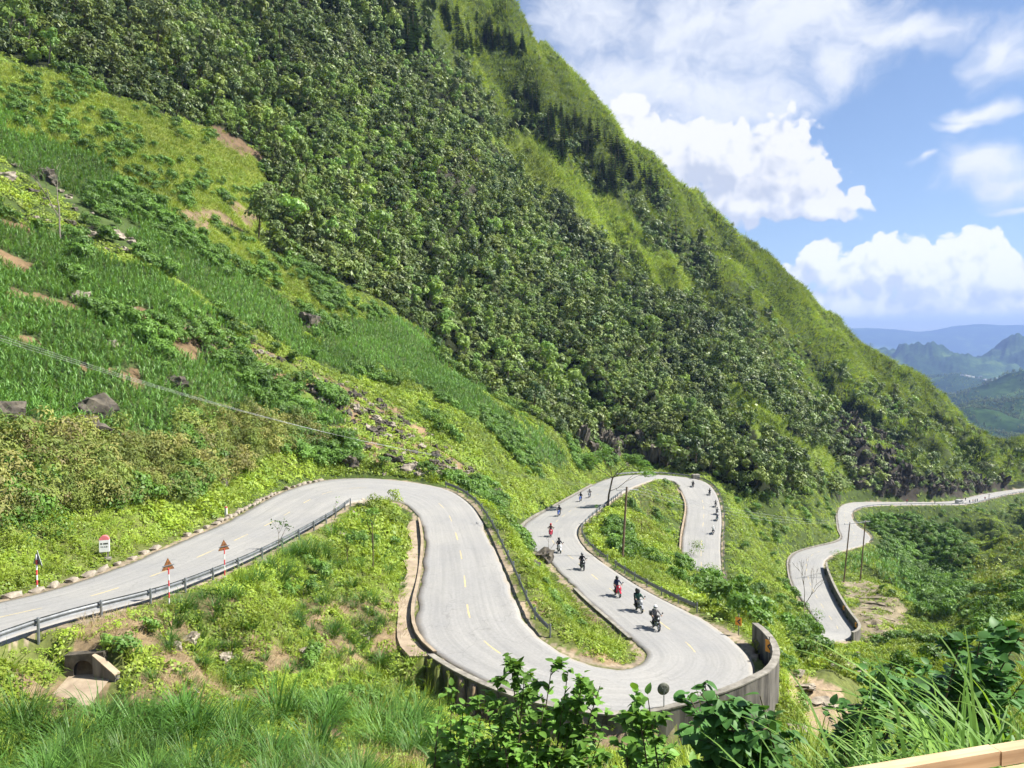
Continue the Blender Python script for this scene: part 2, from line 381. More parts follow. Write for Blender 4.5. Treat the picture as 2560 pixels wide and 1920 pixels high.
# ribs and gullies running down the mountain
_ac = GX*.80 + GY*.60; _al = GX*.60 - GY*.80
_mt = sstep(175, 270, GY) * sstep(25, -25, (GX - 190) - (GY - 330) * .9 + 40) 
_mt = sstep(170, 260, GY) * sstep(660, 520, GY)
_rib = 1 - 2*np.abs(fbm(_ac/46+3.3, _al/190+1.7, 3)*1.6)
_nz += _mt * (_rib * 11 - 5 + fbm(GX/26+8, GY/26+2, 3) * 11.0 + (1 - 2*np.abs(fbm(_ac/17+9, _al/60, 2)))*3.0 - 1 + fbm(GX/10+3, GY/10+6, 2) * 5.0)
_nz *= sstep(1.0, 14, RD) * sstep(1, 12, GY)
GZ = (RZ - np.where(GY < 112, .07, .2)) * (1 - _w) + (GZ + _nz) * _w

# the ground drops away outside the parapet walls
_m = (RROW >= row_of(20.9)) & (RROW <= row_of(32.8)) & (RLT > .85) & (RD < 5)
GZ = np.where(_m, np.minimum(GZ, RZ - 1.75 + .12 * RLT), GZ)
_m = (RROW >= row_of(NS2-1)) & (RROW <= row_of(NS2+4.2)) & (RLT > .9) & (RD < 5)
GZ = np.where(_m, np.minimum(GZ, RZ - 1.1 + .05 * RLT), GZ)
# culvert mouth cut into the bank below the left road
CX, CY, CZ = at_d(208, 1690, 34.8)
_m = (GX - CX > -.65) & (GX - CX < 1.5) & (GY > CY - 2.4) & (GY < CY + .25)
_o = np.maximum(0, np.maximum(-.65 - (GX - CX), (GX - CX) - 1.7)); _m = (_o < 3) & (GY > CY - 2.6) & (GY < CY + .25)
GZ = np.where(_m, np.minimum(GZ, CZ - .06 - (CY - GY) * .10 + _o * .75), GZ)
_m = (np.abs(GX - CX) < 1.5) & (GY >= CY + .25) & (GY < CY + 2.2)
GZ = np.where(_m, np.maximum(GZ, CZ + 1.05 + (GY - CY) * .25), GZ)
def grid_mesh(name, X, Y, Z):
    h, w = X.shape
    me = bpy.data.meshes.new(name)
    co = np.stack([X, Y, Z], -1).reshape(-1, 3).astype(np.float32)
    i = np.arange(h * w).reshape(h, w)
    f = np.stack([i[:-1, :-1], i[:-1, 1:], i[1:, 1:], i[1:, :-1]], -1).reshape(-1, 4)
    me.vertices.add(len(co)); me.vertices.foreach_set('co', co.ravel())
    me.loops.add(f.size); me.loops.foreach_set('vertex_index', f.ravel().astype(np.int32))
    me.polygons.add(len(f)); me.polygons.foreach_set('loop_start', np.arange(0, f.size, 4, dtype=np.int32))
    me.polygons.foreach_set('use_smooth', np.ones(len(f), bool))
    me.update(calc_edges=True)
    return me
terrain_me = grid_mesh('hillside', GX, GY, GZ)
terrain = bpy.data.objects.new('hillside', terrain_me)
terrain['kind'] = 'structure'
COL.objects.link(terrain)
def zi(x, y):                      # terrain height, bilinear in the grid
    x = np.asarray(x, float); y = np.asarray(y, float)
    a = np.clip(x / y, acol[0], acol[-1] - 1e-6); yy = np.clip(y, yrow[0], yrow[-1] - 1e-6)
    ci = np.clip(np.searchsorted(acol, a, 'right') - 1, 0, len(acol) - 2)
    ri = np.clip(np.searchsorted(yrow, yy, 'right') - 1, 0, len(yrow) - 2)
    fa = (a - acol[ci]) / (acol[ci+1] - acol[ci]); fy = (yy - yrow[ri]) / (yrow[ri+1] - yrow[ri])
    return (GZ[ri,ci]*(1-fa)+GZ[ri,ci+1]*fa)*(1-fy) + (GZ[ri+1,ci]*(1-fa)+GZ[ri+1,ci+1]*fa)*fy
# ================================================================== land cover, read off the hillside
K2 = 2560 / 2212.0
def poly(pts): return np.array(pts, float) * K2
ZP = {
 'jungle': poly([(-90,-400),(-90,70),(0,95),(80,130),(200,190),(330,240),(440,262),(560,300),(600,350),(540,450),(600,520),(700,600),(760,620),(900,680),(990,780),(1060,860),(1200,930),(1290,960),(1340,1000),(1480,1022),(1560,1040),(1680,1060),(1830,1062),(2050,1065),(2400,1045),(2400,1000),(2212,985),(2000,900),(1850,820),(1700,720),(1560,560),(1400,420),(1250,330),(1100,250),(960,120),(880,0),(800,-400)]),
 'bright': poly([(-90,80),(0,110),(150,190),(330,250),(430,270),(590,350),(530,440),(620,540),(740,620),(760,700),(690,700),(560,580),(440,530),(330,430),(200,330),(0,230),(-90,200)]),
 'corn1': poly([(-90,200),(0,230),(200,330),(330,440),(450,550),(600,640),(640,680),(700,720),(760,700),(900,690),(990,790),(1050,870),(1180,940),(1230,1000),(1150,970),(1000,870),(800,800),(700,770),(560,700),(420,620),(280,520),(150,480),(0,330),(-90,300)]),
 'corn2': poly([(-90,460),(0,480),(180,520),(330,600),(450,680),(520,740),(600,790),(720,870),(730,930),(600,930),(500,900),(380,920),(300,950),(0,960),(-90,970)]),
 'rubble': poly([(400,690),(520,730),(640,770),(760,830),(850,880),(960,960),(1080,1060),(1000,1040),(850,1010),(720,950),(740,900),(560,800),(430,750)]),
 'rocks_ul': poly([(0,340),(60,370),(250,470),(330,540),(280,560),(120,520),(0,470)]),
 'olive': poly([(-90,960),(0,960),(300,950),(400,910),(520,890),(620,930),(700,960),(720,1000),(620,1010),(420,1060),(200,1120),(0,1150),(-90,1150)]),
 'mixed': poly([(1100,270),(1250,330),(1400,420),(1560,560),(1700,720),(1850,820),(2000,900),(2212,985),(2300,1035),(2060,1030),(1900,1000),(1830,900),(1720,850),(1600,790),(1500,700),(1380,600),(1250,470),(1130,380)]),
 'slope_bright': poly([(1060,270),(1200,330),(1330,450),(1450,560),(1500,640),(1400,580),(1250,470),(1130,380)]),
 'patch2': poly([(1560,830),(1640,850),(1720,930),(1820,1000),(1800,1040),(1680,960),(1600,900)]),
 'scar': poly([(435,265),(520,280),(590,330),(560,345),(470,310)]),
 'scar2': poly([(380,470),(470,450),(560,490),(520,510),(430,505)]),
 'cliff_a': poly([(1240,940),(1300,945),(1390,960),(1480,980),(1500,1010),(1390,1015),(1300,990)]),
 'cliff_b': poly([(960,320),(1050,330),(1060,420),(1000,440)]),
 'cliff_c': poly([(1780,880),(1850,870),(1900,960),(2000,1050),(1900,1060),(1830,1000)]),
 'cliff_d': poly([(1830,1010),(2050,1030),(2190,1030),(2200,1058),(2000,1065),(1830,1062)]),
 'stream': poly([(1700,1440),(1810,1470),(1840,1540),(1770,1600),(1720,1560),(1690,1490)]),
 'terrace': poly([(1810,1290),(1880,1265),(1950,1280),(1970,1320),(1950,1370),(1900,1400),(1860,1390),(1850,1330)]),
 'dryisl': poly([(1345,1075),(1400,1045),(1450,1035),(1440,1075),(1410,1110),(1420,1150),(1380,1160),(1350,1120)]),
 'vines': poly([(1880,1115),(2060,1120),(2100,1230),(2060,1330),(1960,1260),(1900,1180)]),
 'tallright': poly([(1830,1200),(1900,1190),(2000,1240),(2050,1330),(1990,1340),(1960,1270),(1880,1240),(1790,1255)]),
}
def inside(u, v, P):
    r = np.zeros(u.shape, bool); n = len(P); j = n - 1
    for i in range(n):
        xi, yi, xj, yj = P[i,0], P[i,1], P[j,0], P[j,1]
        if yi != yj:
            c = ((yi > v) != (yj > v)) & (u < (xj - xi) * (v - yi) / (yj - yi) + xi)
            r ^= c
        j = i
    return r
def zone_mask(x, y, z, name):
    u, v = pix(x, y, z)
    # soft, irregular borders
    du = fbm(x/9.0+3, y/9.0, 4) * 75 ; dv = fbm(x/9.0+31, y/9.0+7, 4) * 50
    return inside(u + du, v + dv, ZP[name])
# visibility from the lookout, per grid vertex
EL = GZ / GY
_run = np.maximum.accumulate(EL, axis=0)
VIS = (EL >= _run - 5.0 / GY)
def visible(x, y):
    a = np.clip(x / y, acol[0], acol[-1] - 1e-6)
    ci = np.clip(np.searchsorted(acol, a) - 1, 0, len(acol) - 1); ri = np.clip(np.searchsorted(yrow, y) - 1, 0, len(yrow) - 1)
    return VIS[ri, ci]
def rdist(x, y):
    a = np.clip(x / y, acol[0], acol[-1] - 1e-6)
    ci = np.clip(np.searchsorted(acol, a) - 1, 0, len(acol) - 1); ri = np.clip(np.searchsorted(yrow, y) - 1, 0, len(yrow) - 1)
    return RD[ri, ci]
def hit(u, v, after=0.0):          # where the sight line through a picture point meets the ground
    x, y, z = ray(u, v); a = x / y; e = z / y
    ys = yrow[yrow > after]; zz = zi(a * ys, ys)
    k = np.where(zz / ys >= e)[0]
    if len(k) == 0: return None
    k = k[0]
    if k == 0: d = ys[0]
    else:
        f0 = zz[k-1]/ys[k-1] - e; f1 = zz[k]/ys[k] - e
        d = ys[k-1] + (ys[k]-ys[k-1]) * (-f0) / (f1 - f0 + 1e-12)
    zt = float(zi(a*d, d))
    return Vector((a * d, d, zt))
# ground tints; jungle and ridge soil darkened to imitate shade between plants
GC = np.empty(GX.shape + (4,), np.float32); GC[..., 3] = 1
def setc(mask, c):
    for k in range(3): GC[..., k] = np.where(mask, c[k], GC[..., k])
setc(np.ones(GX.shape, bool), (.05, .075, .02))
setc(GY < 75, (.10, .12, .035))
_nn = fbm(GX/2.2+50, GY/2.2, 4)
setc((GY < 75) & (GX < 8) & (RD > 1.0) & (_nn > .05) & (pix(GX,GY,GZ)[1] > 1500), (.19, .145, .088))
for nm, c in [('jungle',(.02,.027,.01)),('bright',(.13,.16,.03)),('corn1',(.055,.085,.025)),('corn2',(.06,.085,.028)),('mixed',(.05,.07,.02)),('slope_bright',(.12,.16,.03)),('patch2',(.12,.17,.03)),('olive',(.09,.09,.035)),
              ('scar',(.125,.088,.055)),('scar2',(.17,.13,.08)),('cliff_a',(.055,.05,.04)),('cliff_b',(.042,.04,.03)),('cliff_c',(.038,.035,.027)),('cliff_d',(.042,.038,.03)),('stream',(.28,.22,.15)),('terrace',(.19,.165,.11))]:
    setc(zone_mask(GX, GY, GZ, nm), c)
_rub = zone_mask(GX, GY, GZ, 'rubble')
setc(_rub, (.13,.10,.06)); setc(_rub & (_nn > 0.08), (.21,.15,.09)); setc(_rub & (_nn < -.12), (.10,.15,.03))
_red = zone_mask(GX, GY, GZ, 'corn2') & (fbm(GX/6+9, GY/6+4, 3) > .3)
setc(_red, (.15,.105,.06))
# dusty shoulder along the road
_sh = (RD < .75 + .8*_nn) & (RD > .3)
setc(_sh, (.24,.20,.145))
# ================================================================== materials
def new_mat(name):
    m = bpy.data.materials.new(name); m.use_nodes = True
    nt = m.node_tree; nt.nodes.clear()
    out = nt.nodes.new('ShaderNodeOutputMaterial')
    return m, nt, out
def N(nt, t, **kw):
    n = nt.nodes.new(t)
    for k, v in kw.items():
        if k.startswith('i_'): n.inputs[int(k[2:])].default_value = v
        else: setattr(n, k, v)
    return n
def ramp(nt, fac, stops, interp='LINEAR'):
    r = nt.nodes.new('ShaderNodeValToRGB'); r.color_ramp.interpolation = interp
    e = r.color_ramp.elements
    while len(e) > 1: e.remove(e[-1])
    for i, (p, c) in enumerate(stops):
        el = e[0] if i == 0 else e.new(p)
        el.position = p; el.color = (*c, 1) if len(c) == 3 else c
    if fac is not None: nt.links.new(fac, r.inputs[0])
    return r
def mixc(nt, a, b, fac, mode='MIX'):
    m = nt.nodes.new('ShaderNodeMix'); m.data_type = 'RGBA'; m.blend_type = mode
    for s, v in ((6, a), (7, b), (0, fac)):
        if hasattr(v, 'links') or hasattr(v, 'is_output'): nt.links.new(v, m.inputs[s])
        else: m.inputs[s].default_value = (*v, 1) if (s > 0 and len(v) == 3) else v
    return m.outputs[2]
def tex_noise(nt, vec, scale, detail=4, rough=.55):
    n = N(nt, 'ShaderNodeTexNoise'); n.inputs['Scale'].default_value = scale; n.inputs['Detail'].default_value = detail; n.inputs['Roughness'].default_value = rough
    if vec is not None: nt.links.new(vec, n.inputs['Vector'])
    return n.outputs['Fac']

FOL = {'jungle_leaf': 2.35, 'bright_jungle_leaf': 2.1, 'corn_leaf': 2.0, 'dry_stalk': 1.0, 'conifer_needle': 1.5, 'yellow_grass': 1.75, 'ridge_grass': 2.1, 'glossy_bush_leaf': 2.2, 'dark_vine_leaf': 2.1, 'tussock_blade': 1.45}
def leaf_mat(name, cols, trans=.3, rough=.5, spec=.25, patch=.016, patchamt=.5):
    """foliage: one tint per plant, slow drift over the hillside, light passing through the leaf"""
    gn = FOL.get(name, 1.75); cols = [tuple(min(.5, k * gn) for k in c) for c in cols]
    m, nt, out = new_mat(name)
    oi = N(nt, 'ShaderNodeObjectInfo'); geo = N(nt, 'ShaderNodeNewGeometry')
    c = ramp(nt, oi.outputs['Random'], [(i / max(1, len(cols) - 1), k) for i, k in enumerate(cols)]).outputs[0]
    nz = tex_noise(nt, geo.outputs['Position'], patch, 1)
    v = ramp(nt, nz, [(.3, (1 - patchamt,) * 3), (.7, (1 + patchamt * .8,) * 3)]).outputs[0]
    c = mixc(nt, c, v, 1.0, 'MULTIPLY')
    p = N(nt, 'ShaderNodeBsdfPrincipled'); p.inputs['Roughness'].default_value = rough
    p.inputs['Specular IOR Level'].default_value = spec
    nt.links.new(c, p.inputs['Base Color'])
    t = N(nt, 'ShaderNodeBsdfTranslucent')
    ct = mixc(nt, c, (1.25, 1.15, .5), 1.0, 'MULTIPLY')
    nt.links.new(ct, t.inputs[0])
    mx = N(nt, 'ShaderNodeMixShader'); mx.inputs[0].default_value = trans
    nt.links.new(p.outputs[0], mx.inputs[1]); nt.links.new(t.outputs[0], mx.inputs[2])
    nt.links.new(mx.outputs[0], out.inputs[0])
    return m
def solid(name, col, rough=.7, metal=0.0, var=.12, scale=6.0, spec=.5, bump=0.0, tint=None, stretch=None):
    m, nt, out = new_mat(name)
    p = N(nt, 'ShaderNodeBsdfPrincipled'); p.inputs['Roughness'].default_value = rough; p.inputs['Metallic'].default_value = metal
    p.inputs['Specular IOR Level'].default_value = spec
    tc = N(nt, 'ShaderNodeTexCoord')
    src = tc.outputs['Object']
    if stretch:
        mp = N(nt, 'ShaderNodeMapping'); mp.inputs['Scale'].default_value = stretch; nt.links.new(src, mp.inputs[0]); src = mp.outputs[0]
    nz = tex_noise(nt, src, scale, 5, .6)
    lo = tuple(max(0, k * (1 - var)) for k in col); hi = tuple(min(1, k * (1 + var)) for k in col)
    if tint: lo = tint
    c = ramp(nt, nz, [(.32, lo), (.68, hi)]).outputs[0]
    nt.links.new(c, p.inputs['Base Color'])
    if bump:
        b = N(nt, 'ShaderNodeBump'); b.inputs['Strength'].default_value = bump; b.inputs['Distance'].default_value = .05
        nt.links.new(nz, b.inputs['Height']); nt.links.new(b.outputs[0], p.inputs['Normal'])
    nt.links.new(p.outputs[0], out.inputs[0])
    return m

M = {}
M['jungle'] = leaf_mat('jungle_leaf', [(.022,.038,.012),(.055,.078,.016),(.03,.052,.018),(.085,.112,.02),(.045,.056,.018),(.075,.11,.028),(.028,.045,.012)], .16, .5, .3, .02, .35)
M['jungle_b'] = leaf_mat('bright_jungle_leaf', [(.075,.12,.022),(.1,.15,.03),(.07,.13,.03)], .3, .5, .3)
M['grass_y'] = leaf_mat('yellow_grass', [(.15,.20,.03),(.12,.18,.028),(.18,.21,.04),(.095,.155,.024)], .3, .5, .3, .03, .3)
M['grass_r'] = leaf_mat('ridge_grass', [(.125,.17,.028),(.10,.15,.025),(.145,.18,.033),(.085,.13,.022)], .3, .55, .3, .02, .35)
M['corn'] = leaf_mat('corn_leaf', [(.058,.12,.027),(.075,.15,.032),(.05,.105,.027),(.09,.16,.036)], .3, .45, .3, .05, .3)
M['cover'] = leaf_mat('ground_cover_leaf', [(.13,.19,.02),(.16,.215,.024),(.10,.16,.022),(.16,.2,.03)], .3, .5, .3, .15, .35)
M['cover_d'] = leaf_mat('deep_ground_cover_leaf', [(.06,.12,.02),(.075,.14,.024),(.05,.10,.02)], .3, .5, .3, .15, .35)
M['olive'] = leaf_mat('olive_leaf', [(.12,.145,.032),(.09,.125,.025),(.16,.155,.05),(.07,.105,.024),(.13,.11,.05)], .25, .6, .2, .2, .3)
M['napier'] = leaf_mat('tussock_blade', [(.042,.105,.018),(.06,.135,.022),(.045,.095,.02),(.075,.15,.026)], .3, .5, .28, .2, .3)
M['straw'] = leaf_mat('dry_stalk', [(.33,.25,.13),(.27,.2,.1),(.38,.3,.17)], .15, .7, .2, .4, .2)
M['pine'] = leaf_mat('conifer_needle', [(.03,.06,.022),(.04,.075,.026),(.03,.055,.025),(.05,.085,.03)], .15, .6, .2, .02, .25)
M['bush'] = leaf_mat('glossy_bush_leaf', [(.06,.12,.02)], .3, .5, .22, 1.5, .4)
M['wide_grass'] = leaf_mat('wide_grass_blade', [(.09,.17,.028),(.07,.14,.025),(.12,.2,.035)], .38, .55, .2, 1.0, .3)
M['vine'] = leaf_mat('dark_vine_leaf', [(.035,.085,.02)], .3, .5, .22, 1.5, .35)
M['bark'] = solid('bark', (.10,.075,.05), .9, 0, .35, 8, .2, .5)
M['bark_grey'] = solid('grey_bark', (.22,.19,.16), .9, 0, .3, 8, .2, .3)
M['rock'] = solid('dark_rock', (.088,.076,.058), .9, 0, .55, 1.6, .3, 1.0, tint=(.028,.025,.022))
M['rock_l'] = solid('pale_rock', (.28,.245,.195), .9, 0, .35, 1.8, .3, .8, tint=(.12,.10,.078))
M['concrete'] = solid('weathered_concrete', (.23,.215,.185), .9, 0, .3, 1.3, .3, .4, tint=(.13,.12,.10), stretch=(1,1,.35))
M['concrete_d'] = solid('stained_shaded_concrete', (.16,.148,.13), .92, 0, .3, 1.6, .3, .4, tint=(.04,.037,.034), stretch=(1,1,.18))  # vertical stains, with the shade of wall faces also put into the tone
M['tan'] = solid('pale_cement', (.30,.245,.175), .92, 0, .2, 1.2, .3, .3, tint=(.22,.17,.12))
M['steel'] = solid('galvanised_steel', (.17,.18,.19), .55, .5, .3, 2.0, .5)
M['steel_d'] = solid('dull_steel', (.22,.235,.25), .5, .6, .2, 3.0, .5)
M['white'] = solid('white_paint', (.7,.7,.68), .5, 0, .06, 4)
M['red'] = solid('red_paint', (.62,.06,.07), .45, 0, .15, 4)
M['redfade'] = solid('faded_red_paint', (.62,.16,.17), .6, 0, .15, 4)
M['amber'] = solid('amber_sheet', (.75,.30,.02), .5, 0, .15, 5)
M['rust'] = solid('rusted_back', (.20,.085,.03), .75, .1, .45, 7, .3)
M['black'] = solid('black_paint', (.018,.018,.02), .5, 0, .2, 5)
M['blackcloth'] = solid('black_cloth', (.022,.023,.027), .9, 0, .3, 14, .2)
M['rubber'] = solid('tyre_rubber', (.022,.022,.022), .85, 0, .2, 9, .2)
M['skin'] = solid('skin', (.45,.28,.19), .6, 0, .08, 10, .3)
M['chrome'] = solid('bare_metal', (.5,.5,.5), .25, .95, .1, 5)
M['yellow'] = solid('yellow_road_paint', (.43,.34,.14), .8, 0, .25, 1.2, tint=(.28,.26,.21))
M['wood'] = solid('post_wood', (.17,.12,.08), .85, 0, .3, 5, .2)
M['rust_g'] = solid('weathered_plate', (.11,.115,.09), .7, .2, .3, 6)
M['wire'] = solid('aluminium_wire', (.36,.37,.36), .5, .3, .1, 4)
M['tan_d'] = solid('worn_terrace_stone', (.22,.185,.13), .92, 0, .25, .9, .3, .5, tint=(.13,.11,.075))
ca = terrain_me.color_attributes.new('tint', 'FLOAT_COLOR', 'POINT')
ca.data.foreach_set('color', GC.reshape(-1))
m, nt, out = new_mat('hill_ground')
at = N(nt, 'ShaderNodeVertexColor', layer_name='tint'); geo = N(nt, 'ShaderNodeNewGeometry')
n1 = tex_noise(nt, geo.outputs['Position'], .35, 6, .62); n2 = tex_noise(nt, geo.outputs['Position'], 3.5, 4, .6)
v1 = ramp(nt, n1, [(.3, (.6,.6,.6)), (.7, (1.35,1.3,1.25))]).outputs[0]
v2 = ramp(nt, n2, [(.3, (.7,.7,.7)), (.7, (1.25,1.25,1.25))]).outputs[0]
c = mixc(nt, mixc(nt, at.outputs[0], v1, 1.0, 'MULTIPLY'), v2, 1.0, 'MULTIPLY')
p = N(nt, 'ShaderNodeBsdfPrincipled'); p.inputs['Roughness'].default_value = .95; p.inputs['Specular IOR Level'].default_value = .15
b = N(nt, 'ShaderNodeBump'); b.inputs['Strength'].default_value = .6; b.inputs['Distance'].default_value = .25
nt.links.new(n1, b.inputs['Height']); nt.links.new(b.outputs[0], p.inputs['Normal'])
nt.links.new(c, p.inputs['Base Color']); nt.links.new(p.outputs[0], out.inputs[0])
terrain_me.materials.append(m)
# ================================================================== mesh helpers
class MB:
    def __init__(s): s.v = []; s.f = []; s.m = []
    def add(s, vs, fs, mi=0):
        o = len(s.v); s.v += [tuple(p) for p in vs]; s.f += [tuple(i + o for i in f) for f in fs]; s.m += [mi] * len(fs)
        return s
    def box(s, c, d, rz=0.0, mi=0, mat=None):
        vs = []
        for k in range(8):
            p = Vector(((k & 1) - .5, ((k >> 1) & 1) - .5, ((k >> 2) & 1) - .5))
            p = Vector((p.x * d[0], p.y * d[1], p.z * d[2]))
            if mat is not None: p = mat @ p
            elif rz: p = Matrix.Rotation(rz, 3, 'Z') @ p
            vs.append(p + Vector(c))
        return s.add(vs, [(0,2,3,1),(4,5,7,6),(0,1,5,4),(2,6,7,3),(0,4,6,2),(1,3,7,5)], mi)
    def tube(s, pts, rad, n=6, mi=0, cap=True):
        pts = [Vector(p) for p in pts]; k = len(pts)
        if not hasattr(rad, '__len__'): rad = [rad] * k
        vs = []; fs = []
        for i, p in enumerate(pts):
            t = (pts[min(i+1,k-1)] - pts[max(i-1,0)])
            if t.length < 1e-9: t = Vector((0,0,1))
            t.normalize()
            a = t.cross(Vector((0,0,1)) if abs(t.z) < .9 else Vector((1,0,0))).normalized(); b = t.cross(a)
            for j in range(n):
                q = 2*math.pi*j/n
                vs.append(p + (a*math.cos(q) + b*math.sin(q)) * rad[i])
        for i in range(k-1):
            for j in range(n):
                fs.append((i*n+j, i*n+(j+1)%n, (i+1)*n+(j+1)%n, (i+1)*n+j))
        if cap:
            fs.append(tuple(range(n))[::-1]); fs.append(tuple((k-1)*n+j for j in range(n)))
        return s.add(vs, fs, mi)
    def lathe(s, prof, n=12, axis='Z', c=(0,0,0), mi=0, mat=None):
        vs = []; fs = []; k = len(prof)
        for i, (r, h) in enumerate(prof):
            for j in range(n):
                q = 2*math.pi*j/n
                p = Vector((r*math.cos(q), r*math.sin(q), h))
                if axis == 'X': p = Vector((p.z, p.x, p.y))
                elif axis == 'Y': p = Vector((p.x, p.z, p.y))
                if mat is not None: p = mat @ p
                vs.append(p + Vector(c))
        for i in range(k-1):
            for j in range(n): fs.append((i*n+j, i*n+(j+1)%n, (i+1)*n+(j+1)%n, (i+1)*n+j))
        fs.append(tuple(range(n))[::-1]); fs.append(tuple((k-1)*n+j for j in range(n)))
        return s.add(vs, fs, mi)
    def prism(s, outline, y0, y1, c=(0,0,0), mi=0, mat=None):   # outline in X,Z pushed along Y
        n = len(outline); vs = []
        for yy in (y0, y1):
            for a, b in outline:
                p = Vector((a, yy, b))
                if mat is not None: p = mat @ p
                vs.append(p + Vector(c))
        fs = [tuple(range(n)), tuple(range(n, 2*n))[::-1]] + [(i, i+n, (i+1)%n+n, (i+1)%n) for i in range(n)]
        return s.add(vs, fs, mi)
    def mesh(s, name, mats, smooth=False):
        me = bpy.data.meshes.new(name); me.from_pydata(s.v, [], s.f)
        for mt in (mats if isinstance(mats, (list, tuple)) else [mats]): me.materials.append(mt)
        if any(s.m): me.polygons.foreach_set('material_index', s.m)
        if smooth: me.polygons.foreach_set('use_smooth', [True] * len(s.f))
        me.update(); return me
    def build(s, name, mats, parent=None, smooth=False, label=None, cat=None, group=None, kind=None):
        return link(name, s.mesh(name, mats, smooth), parent, label, cat, group, kind)
def link(name, me, parent=None, label=None, cat=None, group=None, kind=None):
    o = bpy.data.objects.new(name, me); COL.objects.link(o)
    if parent is not None: o.parent = parent
    if label: o['label'] = label
    if cat: o['category'] = cat
    if group: o['group'] = group
    if kind: o['kind'] = kind
    return o
def thing(name, label, cat, loc=(0,0,0), rz=0.0, group=None):
    o = bpy.data.objects.new(name, None); COL.objects.link(o)
    o.location = loc; o.rotation_euler = (0, 0, rz); o.empty_display_size = .2
    o['label'] = label; o['category'] = cat
    if group: o['group'] = group
    return o

# ================================================================== the road
me = bpy.data.meshes.new('road')
prof = [(-.03,-.6),(-.012,0),(.06,.01),(.25,.035),(.5,.05),(.75,.035),(.94,.01),(1.012,0),(1.03,-.6)]
vs = []; uvs = []
_wob = lambda r, k: .10 * mnoise.noise(Vector((RARC[r]*.55, k*7.3, 0))) + .06 * mnoise.noise(Vector((RARC[r]*1.9, k*3.1, 4)))
for r in range(RN):
    for k, (t, dz) in enumerate(prof):
        w = t
        if k in (0, 1, 2): w = t + _wob(r, 1)*(.6 if k == 2 else 1) / max(4, RW[r]) * 2.2
        if k in (6, 7, 8): w = t + _wob(r, 2)*(.6 if k == 6 else 1) / max(4, RW[r]) * 2.2
        p = RL[r] + (RR[r] - RL[r]) * w
        vs.append((p[0], p[1], p[2] + dz)); uvs.append((t, RARC[r]))
n = len(prof); fs = []
for r in range(RN - 1):
    for k in range(n - 1): fs.append((r*n+k, r*n+k+1, (r+1)*n+k+1, (r+1)*n+k))
me.from_pydata(vs, [], fs)
uvl = me.uv_layers.new(name='along')
_uv = np.array(uvs, np.float32); _li = np.empty(len(me.loops), np.int32); me.loops.foreach_get('vertex_index', _li)
uvl.data.foreach_set('uv', _uv[_li].ravel())
me.polygons.foreach_set('use_smooth', [True] * len(fs))
m, nt, out = new_mat('worn_road_surface')
uv = N(nt, 'ShaderNodeUVMap', uv_map='along'); geo = N(nt, 'ShaderNodeNewGeometry')
mp = N(nt, 'ShaderNodeMapping'); mp.inputs['Scale'].default_value = (11, .05, 1); nt.links.new(uv.outputs[0], mp.inputs[0])
streak = tex_noise(nt, mp.outputs[0], 1.0, 5, .6)
mp2 = N(nt, 'ShaderNodeMapping'); mp2.inputs['Scale'].default_value = (40, .11, 1); nt.links.new(uv.outputs[0], mp2.inputs[0])
streak2 = tex_noise(nt, mp2.outputs[0], 1.0, 3, .6)
blot = tex_noise(nt, geo.outputs['Position'], .16, 5, .6); grain = tex_noise(nt, geo.outputs['Position'], 5.0, 4, .7)
c = ramp(nt, streak, [(.25, (.225,.223,.216)), (.5, (.255,.252,.243)), (.75, (.28,.275,.265))]).outputs[0]
c = mixc(nt, c, ramp(nt, streak2, [(.3, (.91,.91,.92)), (.7, (1.06,1.06,1.055))]).outputs[0], 1.0, 'MULTIPLY')
c = mixc(nt, c, ramp(nt, blot, [(.3, (.90,.91,.93)), (.7, (1.08,1.07,1.04))]).outputs[0], 1.0, 'MULTIPLY')
c = mixc(nt, c, ramp(nt, grain, [(.25, (.86,.86,.86)), (.75, (1.1,1.1,1.1))]).outputs[0], 1.0, 'MULTIPLY')
# dust washed on to the edges, wheel-dark inner band
sx = N(nt, 'ShaderNodeSeparateXYZ'); nt.links.new(uv.outputs[0], sx.inputs[0])
ma = N(nt, 'ShaderNodeMath', operation='SUBTRACT'); nt.links.new(sx.outputs[0], ma.inputs[0]); ma.inputs[1].default_value = .5
mb_ = N(nt, 'ShaderNodeMath', operation='ABSOLUTE'); nt.links.new(ma.outputs[0], mb_.inputs[0])
en = tex_noise(nt, geo.outputs['Position'], .5, 5, .65)
me2 = N(nt, 'ShaderNodeMath', operation='MULTIPLY_ADD'); nt.links.new(en, me2.inputs[0]); me2.inputs[1].default_value = .16; nt.links.new(mb_.outputs[0], me2.inputs[2])
ed = ramp(nt, me2.outputs[0], [(.545, (0,0,0)), (.61, (.8,.8,.8))]).outputs[0]
c = mixc(nt, c, (.26,.222,.168), ed)
# thin cracks
vor = N(nt, 'ShaderNodeTexVoronoi', feature='DISTANCE_TO_EDGE'); vor.inputs['Scale'].default_value = .17
wv = N(nt, 'ShaderNodeVectorMath', operation='ADD'); nt.links.new(geo.outputs['Position'], wv.inputs[0])
nv = N(nt, 'ShaderNodeTexNoise'); nv.inputs['Scale'].default_value = .5; nt.links.new(geo.outputs['Position'], nv.inputs['Vector'])
sc_ = N(nt, 'ShaderNodeVectorMath', operation='SCALE'); nt.links.new(nv.outputs['Color'], sc_.inputs[0]); sc_.inputs['Scale'].default_value = 3.0
nt.links.new(sc_.outputs[0], wv.inputs[1]); nt.links.new(wv.outputs[0], vor.inputs['Vector'])
ck = ramp(nt, vor.outputs['Distance'], [(.0, (.8,.8,.8)), (.006, (1,1,1))]).outputs[0]
c = mixc(nt, c, ck, 1.0, 'MULTIPLY')
